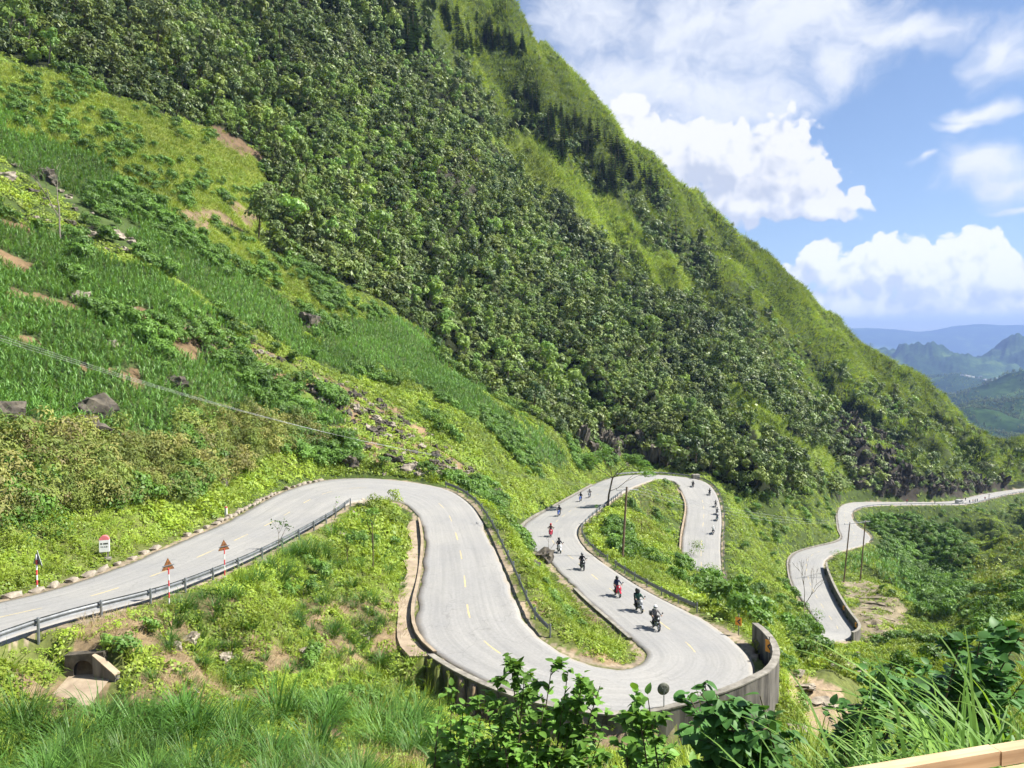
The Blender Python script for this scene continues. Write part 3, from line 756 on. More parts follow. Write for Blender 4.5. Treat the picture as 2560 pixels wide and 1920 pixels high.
p = N(nt, 'ShaderNodeBsdfPrincipled'); p.inputs['Roughness'].default_value = .85; p.inputs['Specular IOR Level'].default_value = .3
bp = N(nt, 'ShaderNodeBump'); bp.inputs['Strength'].default_value = .25; bp.inputs['Distance'].default_value = .03
nt.links.new(grain, bp.inputs['Height']); nt.links.new(bp.outputs[0], p.inputs['Normal'])
nt.links.new(c, p.inputs['Base Color']); nt.links.new(p.outputs[0], out.inputs[0])
me.materials.append(m)
road = link('road', me, kind='structure')
def road_pt(row, t, dz=0.0):
    ts = [q[0] for q in prof]; zs = [q[1] for q in prof]
    p = RL[row] + (RR[row] - RL[row]) * t
    return Vector((p[0], p[1], p[2] + float(np.interp(t, ts[1:-1], zs[1:-1])) + dz))
# worn yellow centre dashes
_last = -99
for r in range(row_of(2.5), row_of(NS2 + 23) - 4):
    st = RIDX[r]
    if RARC[r] - _last < 5.2: continue
    if 8.4 < st < 12.3 or 20 < st < 31 or 52 < st < 56 or NS1 - 1 < st < NS2: continue
    if mnoise.noise(Vector((st * 3.3, 1, 2))) < -.05: continue
    _last = RARC[r]
    L = 1.9; r1 = r
    pts = []
    while RARC[r1] - RARC[r] < L and r1 < RN - 2: r1 += 1
    hw = .06
    b = MB()
    for q in range(r, r1 + 1):
        tt = .5
        a_ = road_pt(q, tt - hw / RW[q], .006); b_ = road_pt(q, tt + hw / RW[q], .006)
        b.v += [tuple(a_), tuple(b_)]
    k = r1 - r
    b.f = [(2*i, 2*i+1, 2*i+3, 2*i+2) for i in range(k)]; b.m = [0] * k
    b.build('lane_dash', M['yellow'], road)
# ================================================================== rails, walls, kerbs
def path_rows(s0, s1, sd, off, step):
    r0, r1 = row_of(s0), row_of(s1); out = []; last = None
    for r in range(r0, r1 + 1):
        p = edge_pt(r, sd, off(RIDX[r]) if callable(off) else off)
        if last is None or (p - last).length >= step or r == r1:
            out.append((p, r)); last = p
    return out
def gz(p): return float(zi(np.array([p.x]), np.array([p.y]))[0])
POST = MB().lathe([(.065,-1.3),(.065,.82),(.05,.86)], 8).mesh('post', M['steel_d'], False)
def guardrail(label, pts, sdir, spacing=3.0, h=.62, group='steel guardrails along the road', mat='steel', big=1.0):
    """pts: (x,y,z ground) polyline; sdir +1/-1 side on which the beam faces"""
    P = [Vector(p) for p in pts]
    t = thing('guardrail', label, 'guardrail', P[0], 0, group)
    o = P[0]
    prof = [(0,.17),(.045,.13),(.05,.085),(.01,.03),(.01,-.03),(.05,-.085),(.045,-.13),(0,-.17),(-.012,-.165),(.035,-.125),(.038,-.09),(-.004,-.03),(-.004,.03),(.038,.09),(.035,.125),(-.012,.165)]
    n = len(prof); b = MB(); vs = []; fs = []
    for i, p in enumerate(P):
        d = (P[min(i+1,len(P)-1)] - P[max(i-1,0)]); d.z = 0; d.normalize(); s = Vector((d.y, -d.x, 0)) * sdir
        for a, z in prof: vs.append(p - o + s*(a*big + .11) + Vector((0,0,h + z*big)))
    for i in range(len(P)-1):
        for k in range(n): fs.append((i*n+k, i*n+(k+1)%n, (i+1)*n+(k+1)%n, (i+1)*n+k))
    fs.append(tuple(range(n))); fs.append(tuple((len(P)-1)*n+k for k in range(n))[::-1])
    b.add(vs, fs); b.build('beam', M[mat], t)
    acc = 99; last = None
    for i, p in enumerate(P):
        if last is not None: acc += (p - last).length
        last = p
        if acc >= spacing or i == len(P)-1:
            acc = 0; link('post', POST, t).location = p - o
    return t
def rail_on(s0, s1, sd, off, label, spacing=3.0, step=1.0, mat='steel', big=1.0):
    q = path_rows(s0, s1, sd, off, step)
    pts = []
    for p, r in q: pts.append((p.x, p.y, p.z - .06))
    return guardrail(label, pts, -1 if sd == 'R' else 1, spacing, .62, 'steel guardrails along the road', mat, big)
rail_on(1.2, 6.9, 'R', .75, 'long steel guardrail beside the left road above the culvert', 3.0)
rail_on(11.9, 19.6, 'L', .95, 'curved steel guardrail on the outside of the upper bend', 2.6)
rail_on(38.8, 46.6, 'R', .8, 'bent steel guardrail beside the grassy island, past the roadside tree', 2.2)
rail_on(35.1, 38.3, 'R', .8, 'short straight steel guardrail between the riders and the leafy slope', 2.8)
rail_on(50, 62, 'L', .8, 'steel guardrail down the outside of the far loop', 3.0, 1.4)
rail_on(NS2+8.6, NS2+12.4, 'R', .8, 'steel guardrail round the bulge beside the two tall poles', 3.0, 1.5)
rail_on(NS2+12.8, NS2+23.4, 'R', .7, 'distant steel guardrail along the straight road under the cliff', 4.0, 2.0)

def wall_strip(name, label, cat, q, side, h_fn, thick, depth_fn, mat, cope=None, overhang=.04, group=None):
    """solid wall following (point,row) list; height over the road, depth below"""
    n = len(q); o = q[0][0].copy()
    t = thing(name, label, cat, o, 0, group)
    b = MB(); c = MB(); vs = []; cv = []
    for i, (p, r) in enumerate(q):
        s = Vector(RLAT[r]) * (1 if side == 'R' else -1); s.z = 0; s.normalize()
        f = i / max(1, n-1); h = h_fn(f); d = depth_fn(f)
        base = p - o
        for a, z in ((0,-d),(0,h),(thick,h),(thick,-d)): vs.append(base + s*a + Vector((0,0,z)))
        for a, z in ((-overhang,h+.003),(-overhang,h+.09),(thick+overhang,h+.09),(thick+overhang,h+.003)): cv.append(base + s*a + Vector((0,0,z)))
    fs = [(4*i+k, 4*i+(k+1)%4, 4*i+4+(k+1)%4, 4*i+4+k) for i in range(n-1) for k in range(4)] + [(0,1,2,3), tuple(4*(n-1)+k for k in (3,2,1,0))]
    b.add(vs, fs).build('wall_body', M[mat], t)
    if cope: c.add(cv, fs).build('sunlit_coping', M[cope], t)  # paler than the body, to imitate sunlight on the wall top
    return t
wall_strip('parapet_wall', 'stained concrete parapet wall round the outside of the near hairpin', 'wall', path_rows(20.9, 33.2, 'R', lambda s: .5 + .8*max(0, min(1, (s-28)/2)), .8), 'R',
           lambda f: .12 + 1.25*max(0, min(1, (f-.42)/.25)) , .38, lambda f: 2.6, 'concrete_d', 'concrete')
wall_strip('parapet_wall', 'grey concrete parapet wall with chevrons beside the lower road', 'wall', path_rows(NS2-1.1, NS2+4.2, 'R', .6, 1.2), 'R',
           lambda f: 1.35, .4, lambda f: 3.0, 'concrete_d', 'concrete')
wall_strip('drain_kerb', 'low dark kerb wall on the inside of the straight descent', 'kerb', path_rows(13.0, 20.85, 'R', .28, .8), 'R', lambda f: .22 + .12*math.sin(f*9), .22, lambda f: .8, 'concrete_d', 'tan', .01)
wall_strip('retaining_kerb', 'tan topped retaining kerb on the island side of the riders road', 'kerb', path_rows(33.0, 36.7, 'L', .12, .8), 'L', lambda f: .06, .26, lambda f: 1.6, 'concrete_d', 'concrete', .02)
wall_strip('roadside_kerb', 'thin grey kerb under the grassy bank beside the farther riders', 'kerb', path_rows(40.2, 48.6, 'L', .25, 1.2), 'L', lambda f: .25, .35, lambda f: .6, 'concrete', None)
wall_strip('roadside_kerb', 'grey kerb on the hill side of the lower road near its two bends', 'kerb', path_rows(NS2+2.5, NS2+12.0, 'L', .25, 1.6), 'L', lambda f: .3, .4, lambda f: .6, 'concrete', None)
wall_strip('roadside_kerb', 'pale kerb on the island side of the far loop', 'kerb', path_rows(55.5, 61, 'R', .2, 1.4), 'R', lambda f: .3, .4, lambda f: .6, 'tan', None)
# cement drain channel beside the straight descent
q = path_rows(13.0, 20.85, 'R', .56, .8); b = MB(); o = q[0][0].copy(); vs = []
for i, (p, r) in enumerate(q):
    s = Vector(RLAT[r]); s.z = 0; s.normalize(); w = 1.15 + .3*math.sin(i*.7)
    for a, z in ((0,-.5),(0,.06),(w,.10),(w+.05,-.5)): vs.append(p - o + s*a + Vector((0,0,z)))
k = len(q)
b.add(vs, [(4*i+j, 4*i+j+1, 4*i+4+j+1, 4*i+4+j) for i in range(k-1) for j in range(3)] + [(0,1,2,3), tuple(4*(k-1)+j for j in (3,2,1,0))])
t = b.build('drain_channel', M['tan'], None, False, 'tan cement drain ledge below the grassy nose, beside the straight descent', 'drain'); t.location = o
# rough stone kerb of the left road
def p_stone(seed, sx, sy, sz, sub=1, rough=.22, mat='rock_l'):
    bm = bmesh.new(); bmesh.ops.create_icosphere(bm, subdivisions=sub, radius=1.0)
    for v in bm.verts:
        n = v.co.normalized()
        q = Vector((max(-.72,min(.72,n.x)), max(-.72,min(.72,n.y)), max(-.68,min(.68,n.z)))) * 1.25
        q *= 1 + rough * mnoise.noise(n * 1.3 + Vector((seed*3.1, seed, 0))) + rough*.7 * mnoise.noise(n * 3.1 + Vector((seed, 0, seed*2.3)))
        v.co = Vector((q.x*sx, q.y*sy, q.z*sz))
    me = bpy.data.meshes.new('stone'); bm.to_mesh(me); bm.free(); me.materials.append(M[mat]); return me
R0 = random.Random(3)
KS = [p_stone(i, .55, .26, .24, 1, .25) for i in range(6)]
t = thing('stone_kerb', 'rough stone kerb along the hill side of the left road', 'kerb', edge_pt(row_of(1.5), 'L', .8))
for i, (p, r) in enumerate(path_rows(1.5, 8.0, 'L', .75, .95)):
    if mnoise.noise(Vector((i*.23, 3, 1))) < -.33: continue
    s = link('kerb_stone', KS[i % 6], t); s.location = p - t.location + Vector((R0.uniform(-.1,.1), R0.uniform(-.12,.12), R0.uniform(-.06,.08)))
    d = RM[min(r+1,RN-1)] - RM[max(r-1,0)]; s.rotation_euler = (R0.uniform(-.2,.2), R0.uniform(-.2,.2), math.atan2(d[1], d[0]) + R0.uniform(-.2,.2))
    k = R0.uniform(.75, 1.2); s.scale = (k, k, k*R0.uniform(.8,1.2))
# ================================================================== plants: one mesh of each kind
R = random.Random(5)
def rv():
    while True:
        p = Vector((R.uniform(-1,1), R.uniform(-1,1), R.uniform(-1,1)))
        if .05 < p.length < 1: return p
def leaf(b, c, n, up, L, Wd, mi=0, fold=.0):
    """a pointed leaf: centre c, face normal n, long axis up"""
    n = n.normalized(); t = (up - n * up.dot(n))
    if t.length < 1e-4: t = n.orthogonal()
    t.normalize(); s = n.cross(t)
    b.add([c - t*L*.5, c + s*Wd*.5 + n*fold*Wd, c + t*L*.5, c - s*Wd*.5 + n*fold*Wd], [(0,1,2,3)], mi)
def blade(b, p, az, L, lean, droop, w, seg=3, mi=0, twist=0.0):
    d = Vector((math.cos(az), math.sin(az), 0)); s = Vector((-d.y, d.x, 0))
    a = lean; q = Vector(p); vs = []
    for i in range(seg + 1):
        t = i / seg
        ww = w * (1 - t) ** .7 * (.55 + .45*min(1, t*5)) if i < seg else 0
        ss = s * math.cos(twist*t) + Vector((0,0,1)) * math.sin(twist*t)
        if i < seg: vs += [q - ss*ww*.5, q + ss*ww*.5]
        else: vs.append(q)
        a = lean + droop * (t + .5/seg) ** 1.3
        q = q + (d * math.sin(a) + Vector((0,0,1)) * math.cos(a)) * (L/seg)
    fs = [(2*i, 2*i+1, 2*i+3, 2*i+2) for i in range(seg-1)] + [(2*seg-2, 2*seg-1, 2*seg)]
    b.add(vs, fs, mi)
def lobed_crown(b, lobes, nleaf, L, Wd, mi=0, shell=.55, droop=.3):
    tot = sum(l[3]**2 for l in lobes)
    for (x, y, z, r, zr) in lobes:
        k = int(nleaf * r*r / tot)
        for _ in range(k):
            d = rv().normalized()
            if d.z < -.55: d.z *= -1
            q = r * (shell + (1-shell) * R.random() ** .6)
            c = Vector((x + d.x*q, y + d.y*q, z + d.z*q*zr))
            nn = (d + rv()*.55 + Vector((0,0,.3)))
            s = R.uniform(.65, 1.3)
            leaf(b, c, nn, Vector((d.x, d.y, d.z - droop)) + rv()*.5, L*s, Wd*s, mi)
def p_shrub(seed, H=2.4, rad=1.5, nl=150, L=.5, Wd=.3, nlobe=7):
    R.seed(seed); b = MB(); lobes = []
    for i in range(nlobe):
        a = R.uniform(0, 6.28); rr = rad * R.uniform(.15, .75)
        r = rad * R.uniform(.38, .62); lobes.append((rr*math.cos(a), rr*math.sin(a), H * R.uniform(.25, .78), r, R.uniform(.7, 1.0)))
    lobed_crown(b, lobes, nl, L, Wd)
    return b
def p_tree(seed, H=6, rad=2.1, nl=260, L=.6, Wd=.36, nlobe=9, trunk=.12):
    R.seed(seed); b = MB(); lobes = []
    b.tube([(0,0,-.6),(R.uniform(-.1,.1),R.uniform(-.1,.1),H*.35),(R.uniform(-.3,.3),R.uniform(-.3,.3),H*.75)], [trunk, trunk*.75, trunk*.3], 5, 1)
    for i in range(nlobe):
        a = R.uniform(0, 6.28); h = R.uniform(.42, .9); rr = rad * R.uniform(.1, .8) * (1.25 - h*.7)
        lobes.append((rr*math.cos(a), rr*math.sin(a), H*h, rad*R.uniform(.3, .5), R.uniform(.55, .9)))
        b.tube([(0,0,H*.4*h),(rr*math.cos(a),rr*math.sin(a),H*h)], [trunk*.4, trunk*.12], 3, 1, False)
    lobed_crown(b, lobes, nl, L, Wd)
    return b
def p_pine(seed, H=9, rad=1.7, tiers=11):
    R.seed(seed); b = MB()
    b.tube([(0,0,-.6),(0,0,H*.5),(0,0,H*.97)], [.16,.1,.02], 5, 1)
    for i in range(tiers):
        t = i / (tiers-1); z = H * (.12 + .85*t); r = rad * (1 - t) ** .8 * R.uniform(.8, 1.15) + .15
        k = max(4, int(9*(1-t)+3)); a0 = R.uniform(0, 6.28)
        for j in range(k):
            a = a0 + 6.283*j/k + R.uniform(-.25,.25); rr = r*R.uniform(.75, 1.15)
            d = Vector((math.cos(a), math.sin(a), 0)); s = Vector((-d.y, d.x, 0)); dz = -.28*rr + R.uniform(-.1,.25)
            w = rr * .42
            for q in (-.5, .45):
                b.add([Vector((0,0,z)) + d*.05, d*rr*.55 + s*w*(.6+q*.3) + Vector((0,0,z+dz*.4+q*.16)), d*rr + Vector((0,0,z+dz)), d*rr*.55 - s*w*(.6-q*.3) + Vector((0,0,z+dz*.4-q*.16))], [(0,1,2,3)])
    return b
def p_clump(seed, n=26, L=1.1, rad=.5, w=.09, lean=.5, droop=.9, seg=2):
    R.seed(seed); b = MB()
    for _ in range(n):
        a = R.uniform(0, 6.28); q = rad * math.sqrt(R.random())
        blade(b, (q*math.cos(a), q*math.sin(a), -.06), a + R.uniform(-.9,.9), L*R.uniform(.55,1.15), lean*R.uniform(.1,1), droop*R.uniform(.4,1.2), w*R.uniform(.7,1.2), seg)
    return b
def p_tussock(seed, n=95, L=1.5, rad=.32, w=.045):
    R.seed(seed); b = MB()
    for _ in range(n):
        a = R.uniform(0, 6.28); q = rad * math.sqrt(R.random()); k = q / rad
        blade(b, (q*math.cos(a), q*math.sin(a), -.1), a + R.uniform(-.8,.8), L*R.uniform(.5,1.15), .12 + .6*k*R.uniform(.4,1), R.uniform(.5,1.9), w*R.uniform(.7,1.3), 5, 0, R.uniform(-.4,.4))
    return b
def p_corn(seed, H=1.35):
    R.seed(seed); b = MB()
    for q in range(R.randint(1, 2)):
        ox, oy = (0, 0) if q == 0 else (R.uniform(-.3,.3), R.uniform(-.3,.3))
        h = H * R.uniform(.8, 1.1)
        b.tube([(ox,oy,-.1),(ox,oy,h*.6)], [.025,.015], 3, 0, False)
        a = R.uniform(0, 6.28)
        for i in range(8):
            z = h * (.08 + .075*i); a += math.pi + R.uniform(-.45,.45)
            blade(b, (ox,oy,z), a, h*R.uniform(.55,.8), R.uniform(.2,.55), R.uniform(1.1,1.9), .13, 3, 0)
    return b
def p_cover(seed, n=40, rad=.55, h=.32, L=.2, Wd=.15):
    R.seed(seed); b = MB()
    for _ in range(n):
        a = R.uniform(0, 6.28); q = rad * math.sqrt(R.random()); z = h * R.random() * (1.1 - q/rad*.7)
        leaf(b, Vector((q*math.cos(a), q*math.sin(a), z)), Vector((R.uniform(-.8,.8), R.uniform(-.8,.8), 1)), rv(), L*R.uniform(.6,1.4), Wd*R.uniform(.6,1.4))
    return b

def protos(tag, makers, mats):
    c = bpy.data.collections.new('kinds_' + tag)
    for i, b in enumerate(makers):
        o = bpy.data.objects.new('%s_kind_%02d' % (tag, i), b.mesh(tag, mats)); c.objects.link(o)
    return c
def scatter(name, coll, pts, scale, label, cat, tilt=.12, zs=(.8,1.25), align=.5, kind='stuff'):
    """one ground-cover mass: points carry yaw, lean, size and kind"""
    n = len(pts)
    me = bpy.data.meshes.new(name); me.vertices.add(n); me.vertices.foreach_set('co', np.asarray(pts, np.float32).ravel())
    rot = np.zeros((n, 3), np.float32); rot[:, 0] = RNG.normal(0, tilt, n); rot[:, 1] = RNG.normal(0, tilt, n); rot[:, 2] = RNG.uniform(0, 6.283, n)
    if align and n:
        P_ = np.asarray(pts, float); e = np.clip(P_[:, 1] * .012, .3, 3)
        gx = (zi(P_[:, 0] + e, P_[:, 1]) - zi(P_[:, 0] - e, P_[:, 1])) / (2*e); gy = (zi(P_[:, 0], P_[:, 1] + e) - zi(P_[:, 0], P_[:, 1] - e)) / (2*e)
        nx, ny, nz = -gx * align + rot[:, 0], -gy * align + rot[:, 1], np.ones(n)
        l = np.sqrt(nx*nx + ny*ny + 1); nx, ny, nz = nx/l, ny/l, nz/l
        ya = rot[:, 2]; cx, sx_ = np.cos(ya), np.sin(ya)
        # columns of the turn: yawed X made square to the normal, then Y
        d = cx*nx + sx_*ny; X = np.stack([cx - d*nx, sx_ - d*ny, -d*nz], -1); X /= np.linalg.norm(X, axis=1)[:, None]
        Zv = np.stack([nx, ny, nz], -1); Yv = np.cross(Zv, X)
        rot[:, 1] = np.arcsin(np.clip(-X[:, 2], -1, 1)); rot[:, 0] = np.arctan2(Yv[:, 2], Zv[:, 2]); rot[:, 2] = np.arctan2(X[:, 1], X[:, 0])
    sc = np.empty((n, 3), np.float32); sc[:, 0] = scale; sc[:, 1] = scale; sc[:, 2] = scale * RNG.uniform(zs[0], zs[1], n)
    k = RNG.integers(0, len(coll.objects), n).astype(np.int32)
    a = me.attributes.new('lean', 'FLOAT_VECTOR', 'POINT'); a.data.foreach_set('vector', rot.ravel())
    a = me.attributes.new('size', 'FLOAT_VECTOR', 'POINT'); a.data.foreach_set('vector', sc.ravel())
    a = me.attributes.new('sort', 'INT', 'POINT'); a.data.foreach_set('value', k)
    o = link(name, me, None, label, cat, None, kind)
    g = bpy.data.node_groups.new(name, 'GeometryNodeTree')
    g.interface.new_socket('Geometry', in_out='INPUT', socket_type='NodeSocketGeometry')
    g.interface.new_socket('Geometry', in_out='OUTPUT', socket_type='NodeSocketGeometry')
    gi = g.nodes.new('NodeGroupInput'); go = g.nodes.new('NodeGroupOutput')
    ci = g.nodes.new('GeometryNodeCollectionInfo'); ci.inputs['Collection'].default_value = coll
    ci.inputs['Separate Children'].default_value = True; ci.inputs['Reset Children'].default_value = True
    ip = g.nodes.new('GeometryNodeInstanceOnPoints'); ip.inputs['Pick Instance'].default_value = True
    def na(nm, t):
        q = g.nodes.new('GeometryNodeInputNamedAttribute'); q.data_type = t; q.inputs['Name'].default_value = nm
        return next(s for s in q.outputs if s.enabled and s.name == 'Attribute')
    e2r = g.nodes.new('FunctionNodeEulerToRotation')
    g.links.new(na('lean', 'FLOAT_VECTOR'), e2r.inputs[0]); g.links.new(e2r.outputs[0], ip.inputs['Rotation'])
    g.links.new(na('size', 'FLOAT_VECTOR'), ip.inputs['Scale']); g.links.new(na('sort', 'INT'), ip.inputs['Instance Index'])
    g.links.new(gi.outputs[0], ip.inputs['Points']); g.links.new(ci.outputs[0], ip.inputs['Instance']); g.links.new(ip.outputs[0], go.inputs[0])
    md = o.modifiers.new('spread', 'NODES'); md.node_group = g
    return o
def cand(y0, y1, sp, amin=-.80, amax=.76, grow=0.0):
    """jittered candidates over the ground between two distances"""
    ys = [y0]
    while ys[-1] < y1: ys.append(ys[-1] + sp * (1 + grow * (ys[-1]-y0)/(y1-y0)))
    X, Y = [], []
    for yy in ys:
        s = sp * (1 + grow * (yy-y0)/(y1-y0))
        n = int((amax-amin)*yy / s)
        xx = amin*yy + (np.arange(n) + RNG.uniform(-.5,.5,n)) * s
        X.append(xx); Y.append(yy + RNG.uniform(-.5,.5,n)*s)
    x = np.concatenate(X); y = np.concatenate(Y); y = np.maximum(y, 1.3)
    z = zi(x, y); k = visible(x, y)
    return x[k], y[k], z[k]
# ================================================================== vegetation masses
PC = {}
PC['shrub'] = protos('shrub', [p_shrub(1), p_shrub(2,2.0,1.7), p_shrub(3,3.0,1.3,150), p_shrub(4,2.6,1.6,170,.55,.26), p_shrub(5,1.7,1.4,120)], [M['jungle']])
PC['shrub_b'] = protos('bright_shrub', [p_shrub(11), p_shrub(12,2.0,1.7), p_shrub(13,2.6,1.4)], [M['jungle_b']])
PC['jtree'] = protos('crowned_tree', [p_tree(21), p_tree(22,7,2.4,300), p_tree(23,5,2.4,260)], [M['jungle'], M['bark']])
PC['jtree_b'] = protos('light_tree', [p_tree(24,6,2.3,240,.75,.34), p_tree(25,7.5,2.0,260,.7,.3,7), p_tree(26,5,2.6,240,.8,.36)], [M['jungle_b'], M['bark_grey']])
PC['gy'] = protos('yellow_clump', [p_clump(31,24,1.2,.9,.13), p_clump(32,24,.9,1.0,.13), p_clump(33,22,1.4,.8,.12)], [M['grass_y']])
PC['gr'] = protos('ridge_clump', [p_clump(41,24,1.3,1.1,.16), p_clump(42,24,1.0,1.2,.16), p_clump(43,22,1.6,1.0,.15)], [M['grass_r']])
PC['corn'] = protos('corn', [p_corn(51), p_corn(52), p_corn(53), p_corn(54)], [M['corn']])
PC['cover'] = protos('cover', [p_cover(61), p_cover(62), p_cover(63,46,.6,.45), p_cover(64,36,.5,.25)], [M['cover']])
PC['cover_d'] = protos('deep_cover', [p_cover(65,46,.6,.55,.26,.19), p_cover(66,46,.55,.5,.26,.18)], [M['cover_d']])
PC['gn'] = protos('near_grass', [p_clump(71,30,.7,.32,.03,.6,1.2,3), p_clump(72,30,.55,.35,.03,.7,1.2,3), p_clump(73,26,.9,.3,.032,.5,1.1,3)], [M['cover']])
PC['olive'] = protos('olive_shrub', [p_shrub(81,1.6,1.0,260,.2,.08,8), p_shrub(82,1.3,1.1,260,.2,.08,8), p_shrub(83,2.0,.9,260,.22,.08,8)], [M['olive']])
PC['dshrub'] = protos('leafy_shrub', [p_shrub(91,1.3,.9,260,.24,.15,7), p_shrub(92,1.6,.9,280,.26,.16,7)], [M['cover_d']])
PC['straw'] = protos('dry_litter', [p_clump(95,26,.6,.45,.02,1.3,.4,2), p_clump(96,26,.5,.5,.02,1.4,.3,2)], [M['straw']])

def zm(x, y, z, *names):
    r = np.zeros(x.shape, bool)
    for n in names: r |= zone_mask(x, y, z, n)
    return r
P3 = lambda x, y, z, k: np.stack([x[k], y[k], z[k]], -1)
# --- jungle on the mountain
x, y, z = cand(165, 560, 1.38, -.8, .72, .55)
rd = rdist(x, y)
jz = zm(x, y, z, 'jungle'); clf = zm(x, y, z, 'cliff_a', 'cliff_b', 'cliff_c', 'cliff_d'); br = zm(x, y, z, 'slope_bright', 'patch2', 'bright', 'scar', 'scar2')
u, v = pix(x, y, z)
dens = fbm(x/30, y/30, 3)
mx = zm(x,y,z,'mixed') & ~br
mg = mx & (fbm(x/13+2, y/13+5, 3) > -.12) & (rd > 3.2)
k = jz & ~br & ~(mg & (RNG.random(len(x)) < .82)) & (rd > 3.2) & (~clf | (RNG.random(len(x)) < .5))
big = k & (RNG.random(len(x)) < .13 + .2*dens) & ~clf
sh = k & ~big & (RNG.random(len(x)) < .93)
bright = sh & ((fbm(x/24+40, y/24+11, 4) > .06) | mx) & (RNG.random(len(x)) < .62)
sh &= ~bright
scatter('mountain_shrub_cover', PC['shrub'], P3(x,y,z,sh), np.clip(RNG.lognormal(-.08,.36,sh.sum()),.45,2.3)*(1+.3*(y[sh]>300))*(1+.35*fbm(x[sh]/16+5,y[sh]/16,2)), 'dark dense shrub cover over the steep mountain face', 'shrubs', .15)
scatter('bright_mountain_shrub_cover', PC['shrub_b'], P3(x,y,z,bright), RNG.uniform(.7,1.25,bright.sum()), 'lighter green shrubs mixed into the mountain cover', 'shrubs', .15)
lb = big & (fbm(x/33+70, y/33, 3) > 0) & (RNG.random(len(x)) < .6); big &= ~lb
scatter('light_mountain_woodland', PC['jtree_b'], P3(x,y,z,lb), np.clip(RNG.lognormal(-.1,.3,lb.sum()),.5,1.7), 'lighter leafed crowns among the mountain woodland', 'woodland', .12)
scatter('mountain_woodland', PC['jtree'], P3(x,y,z,big), np.clip(RNG.lognormal(-.12,.33,big.sum()),.5,1.9)*(1+.4*fbm(x[big]/25+15,y[big]/25,2)), 'woodland crowns standing out of the mountain shrub cover', 'woodland', .12)
# --- grass of the upper slope and ridge
other = ~jz & (y > 215) & (x/y > -.2) & (u < 2700) & ((x > 40) | (y > 300))
val = (v > 1225) | ((y < 330) & (v > 1040))      # valley side, handled below
rg = other & ~val & (rd > 2.5)
gk = (rg | (mg & (RNG.random(len(x)) < .75)) | (br & ~zm(x,y,z,'bright','scar','scar2') & (rd > 3))) & (RNG.random(len(x)) < .95)
shr = rg & (fbm(x/15+8, y/15, 4) > -.02) & (RNG.random(len(x)) < .5)
scatter('ridge_grass', PC['gr'], P3(x,y,z,gk), RNG.uniform(1.0,1.8,gk.sum())*(1+.5*(y[gk]>420)), 'olive green grass of the upper mountain slope and ridge', 'grass', .2, align=.9)
scatter('ridge_shrubs', PC['shrub'], P3(x,y,z,shr), np.clip(RNG.lognormal(-.55,.35,shr.sum()),.25,1.2), 'low dark shrubs dotted over the grassy ridge', 'shrubs', .15)
# --- left slopes: fields, bright grass
x, y, z = cand(48, 235, .40, -.82, .16, .85)
rd = rdist(x, y); u, v = pix(x, y, z)
jz = zm(x,y,z,'jungle'); cz = zm(x,y,z,'corn1','corn2'); bz = zm(x,y,z,'bright'); rb = zm(x,y,z,'rubble','rocks_ul'); oz = zm(x,y,z,'olive'); sc_ = zm(x,y,z,'scar','scar2')
off = (rd > 2.2) & ~jz & ~sc_
bare = fbm(x/6+9, y/6+4, 3) > .3
ck = cz & off & ~rb & ~(bare & zm(x,y,z,'corn2')) & (RNG.random(len(x)) < .97)
scatter('corn_field', PC['corn'], P3(x,y,z,ck), RNG.uniform(.75,1.1,ck.sum()), 'green corn growing over the stony slope above the road', 'corn', .1, align=.15)
k = (bz & off & (RNG.random(len(x)) < .8)) | (sc_ & (rd > 2) & (RNG.random(len(x)) < .12))
scatter('bright_slope_grass', PC['gy'], P3(x,y,z,k), RNG.uniform(.6,1.05,k.sum()), 'bright yellow green grass band below the mountain shrubs', 'grass', .25, align=.9)
rest = off & ~cz & ~(bz & (fbm(x/8+1, y/8+3, 3) < .12)) & (u > -150)
k = rest & (RNG.random(len(x)) < np.where(rb, .25, .5)) & (y > 62)
scatter('slope_weeds', PC['cover'], P3(x,y,z,k), RNG.uniform(.9,1.9,k.sum()), 'low bright weeds between the fields and rocks', 'weeds', .25, align=.9)
k = rest & ~rb & (RNG.random(len(x)) < np.where(oz, .05, .34)) & (y > 62)
scatter('slope_grass', PC['gy'], P3(x,y,z,k), RNG.uniform(.4,.8,k.sum()), 'tufted grass between the corn and the road banks', 'grass', .25, align=.9)
k = oz & off & (rd > 4.2) & (RNG.random(len(x)) < .55)
scatter('olive_scrub', PC['olive'], P3(x,y,z,k), np.clip(RNG.lognormal(-.1,.35,k.sum()),.4,1.9), 'olive scrub along the bank above the left road', 'scrub', .15)
dk = rest & ~rb & ((y > 85) | oz) & (rd > 3.5) & (fbm(x/9+2, y/9+8, 3) > .05) & (RNG.random(len(x)) < .30)
dk |= (bz & off & (fbm(x/10+32, y/10+18, 3) > .15) & (RNG.random(len(x)) < .10))
dk |= (cz & off & (fbm(x/12+22, y/12+8, 3) > .27) & (RNG.random(len(x)) < .2))
scatter('slope_scrub', PC['dshrub'], P3(x,y,z,dk), RNG.uniform(.7,1.5,dk.sum()), 'dark leafy scrub scattered over the slope above the bends', 'scrub', .15)
# --- banks and near ground
x, y, z = cand(27, 112, .30, -.80, .40, 1.0)
rd = rdist(x, y); u, v = pix(x, y, z)
dry = fbm(x/2.2+50, y/2.2, 4)
cul = (x - CX > -1.1) & (x - CX < 2.1) & (y > CY - 3.3) & (y < CY + .6)
lf = (u < 1100) & (v > 1500) & (y < 75)

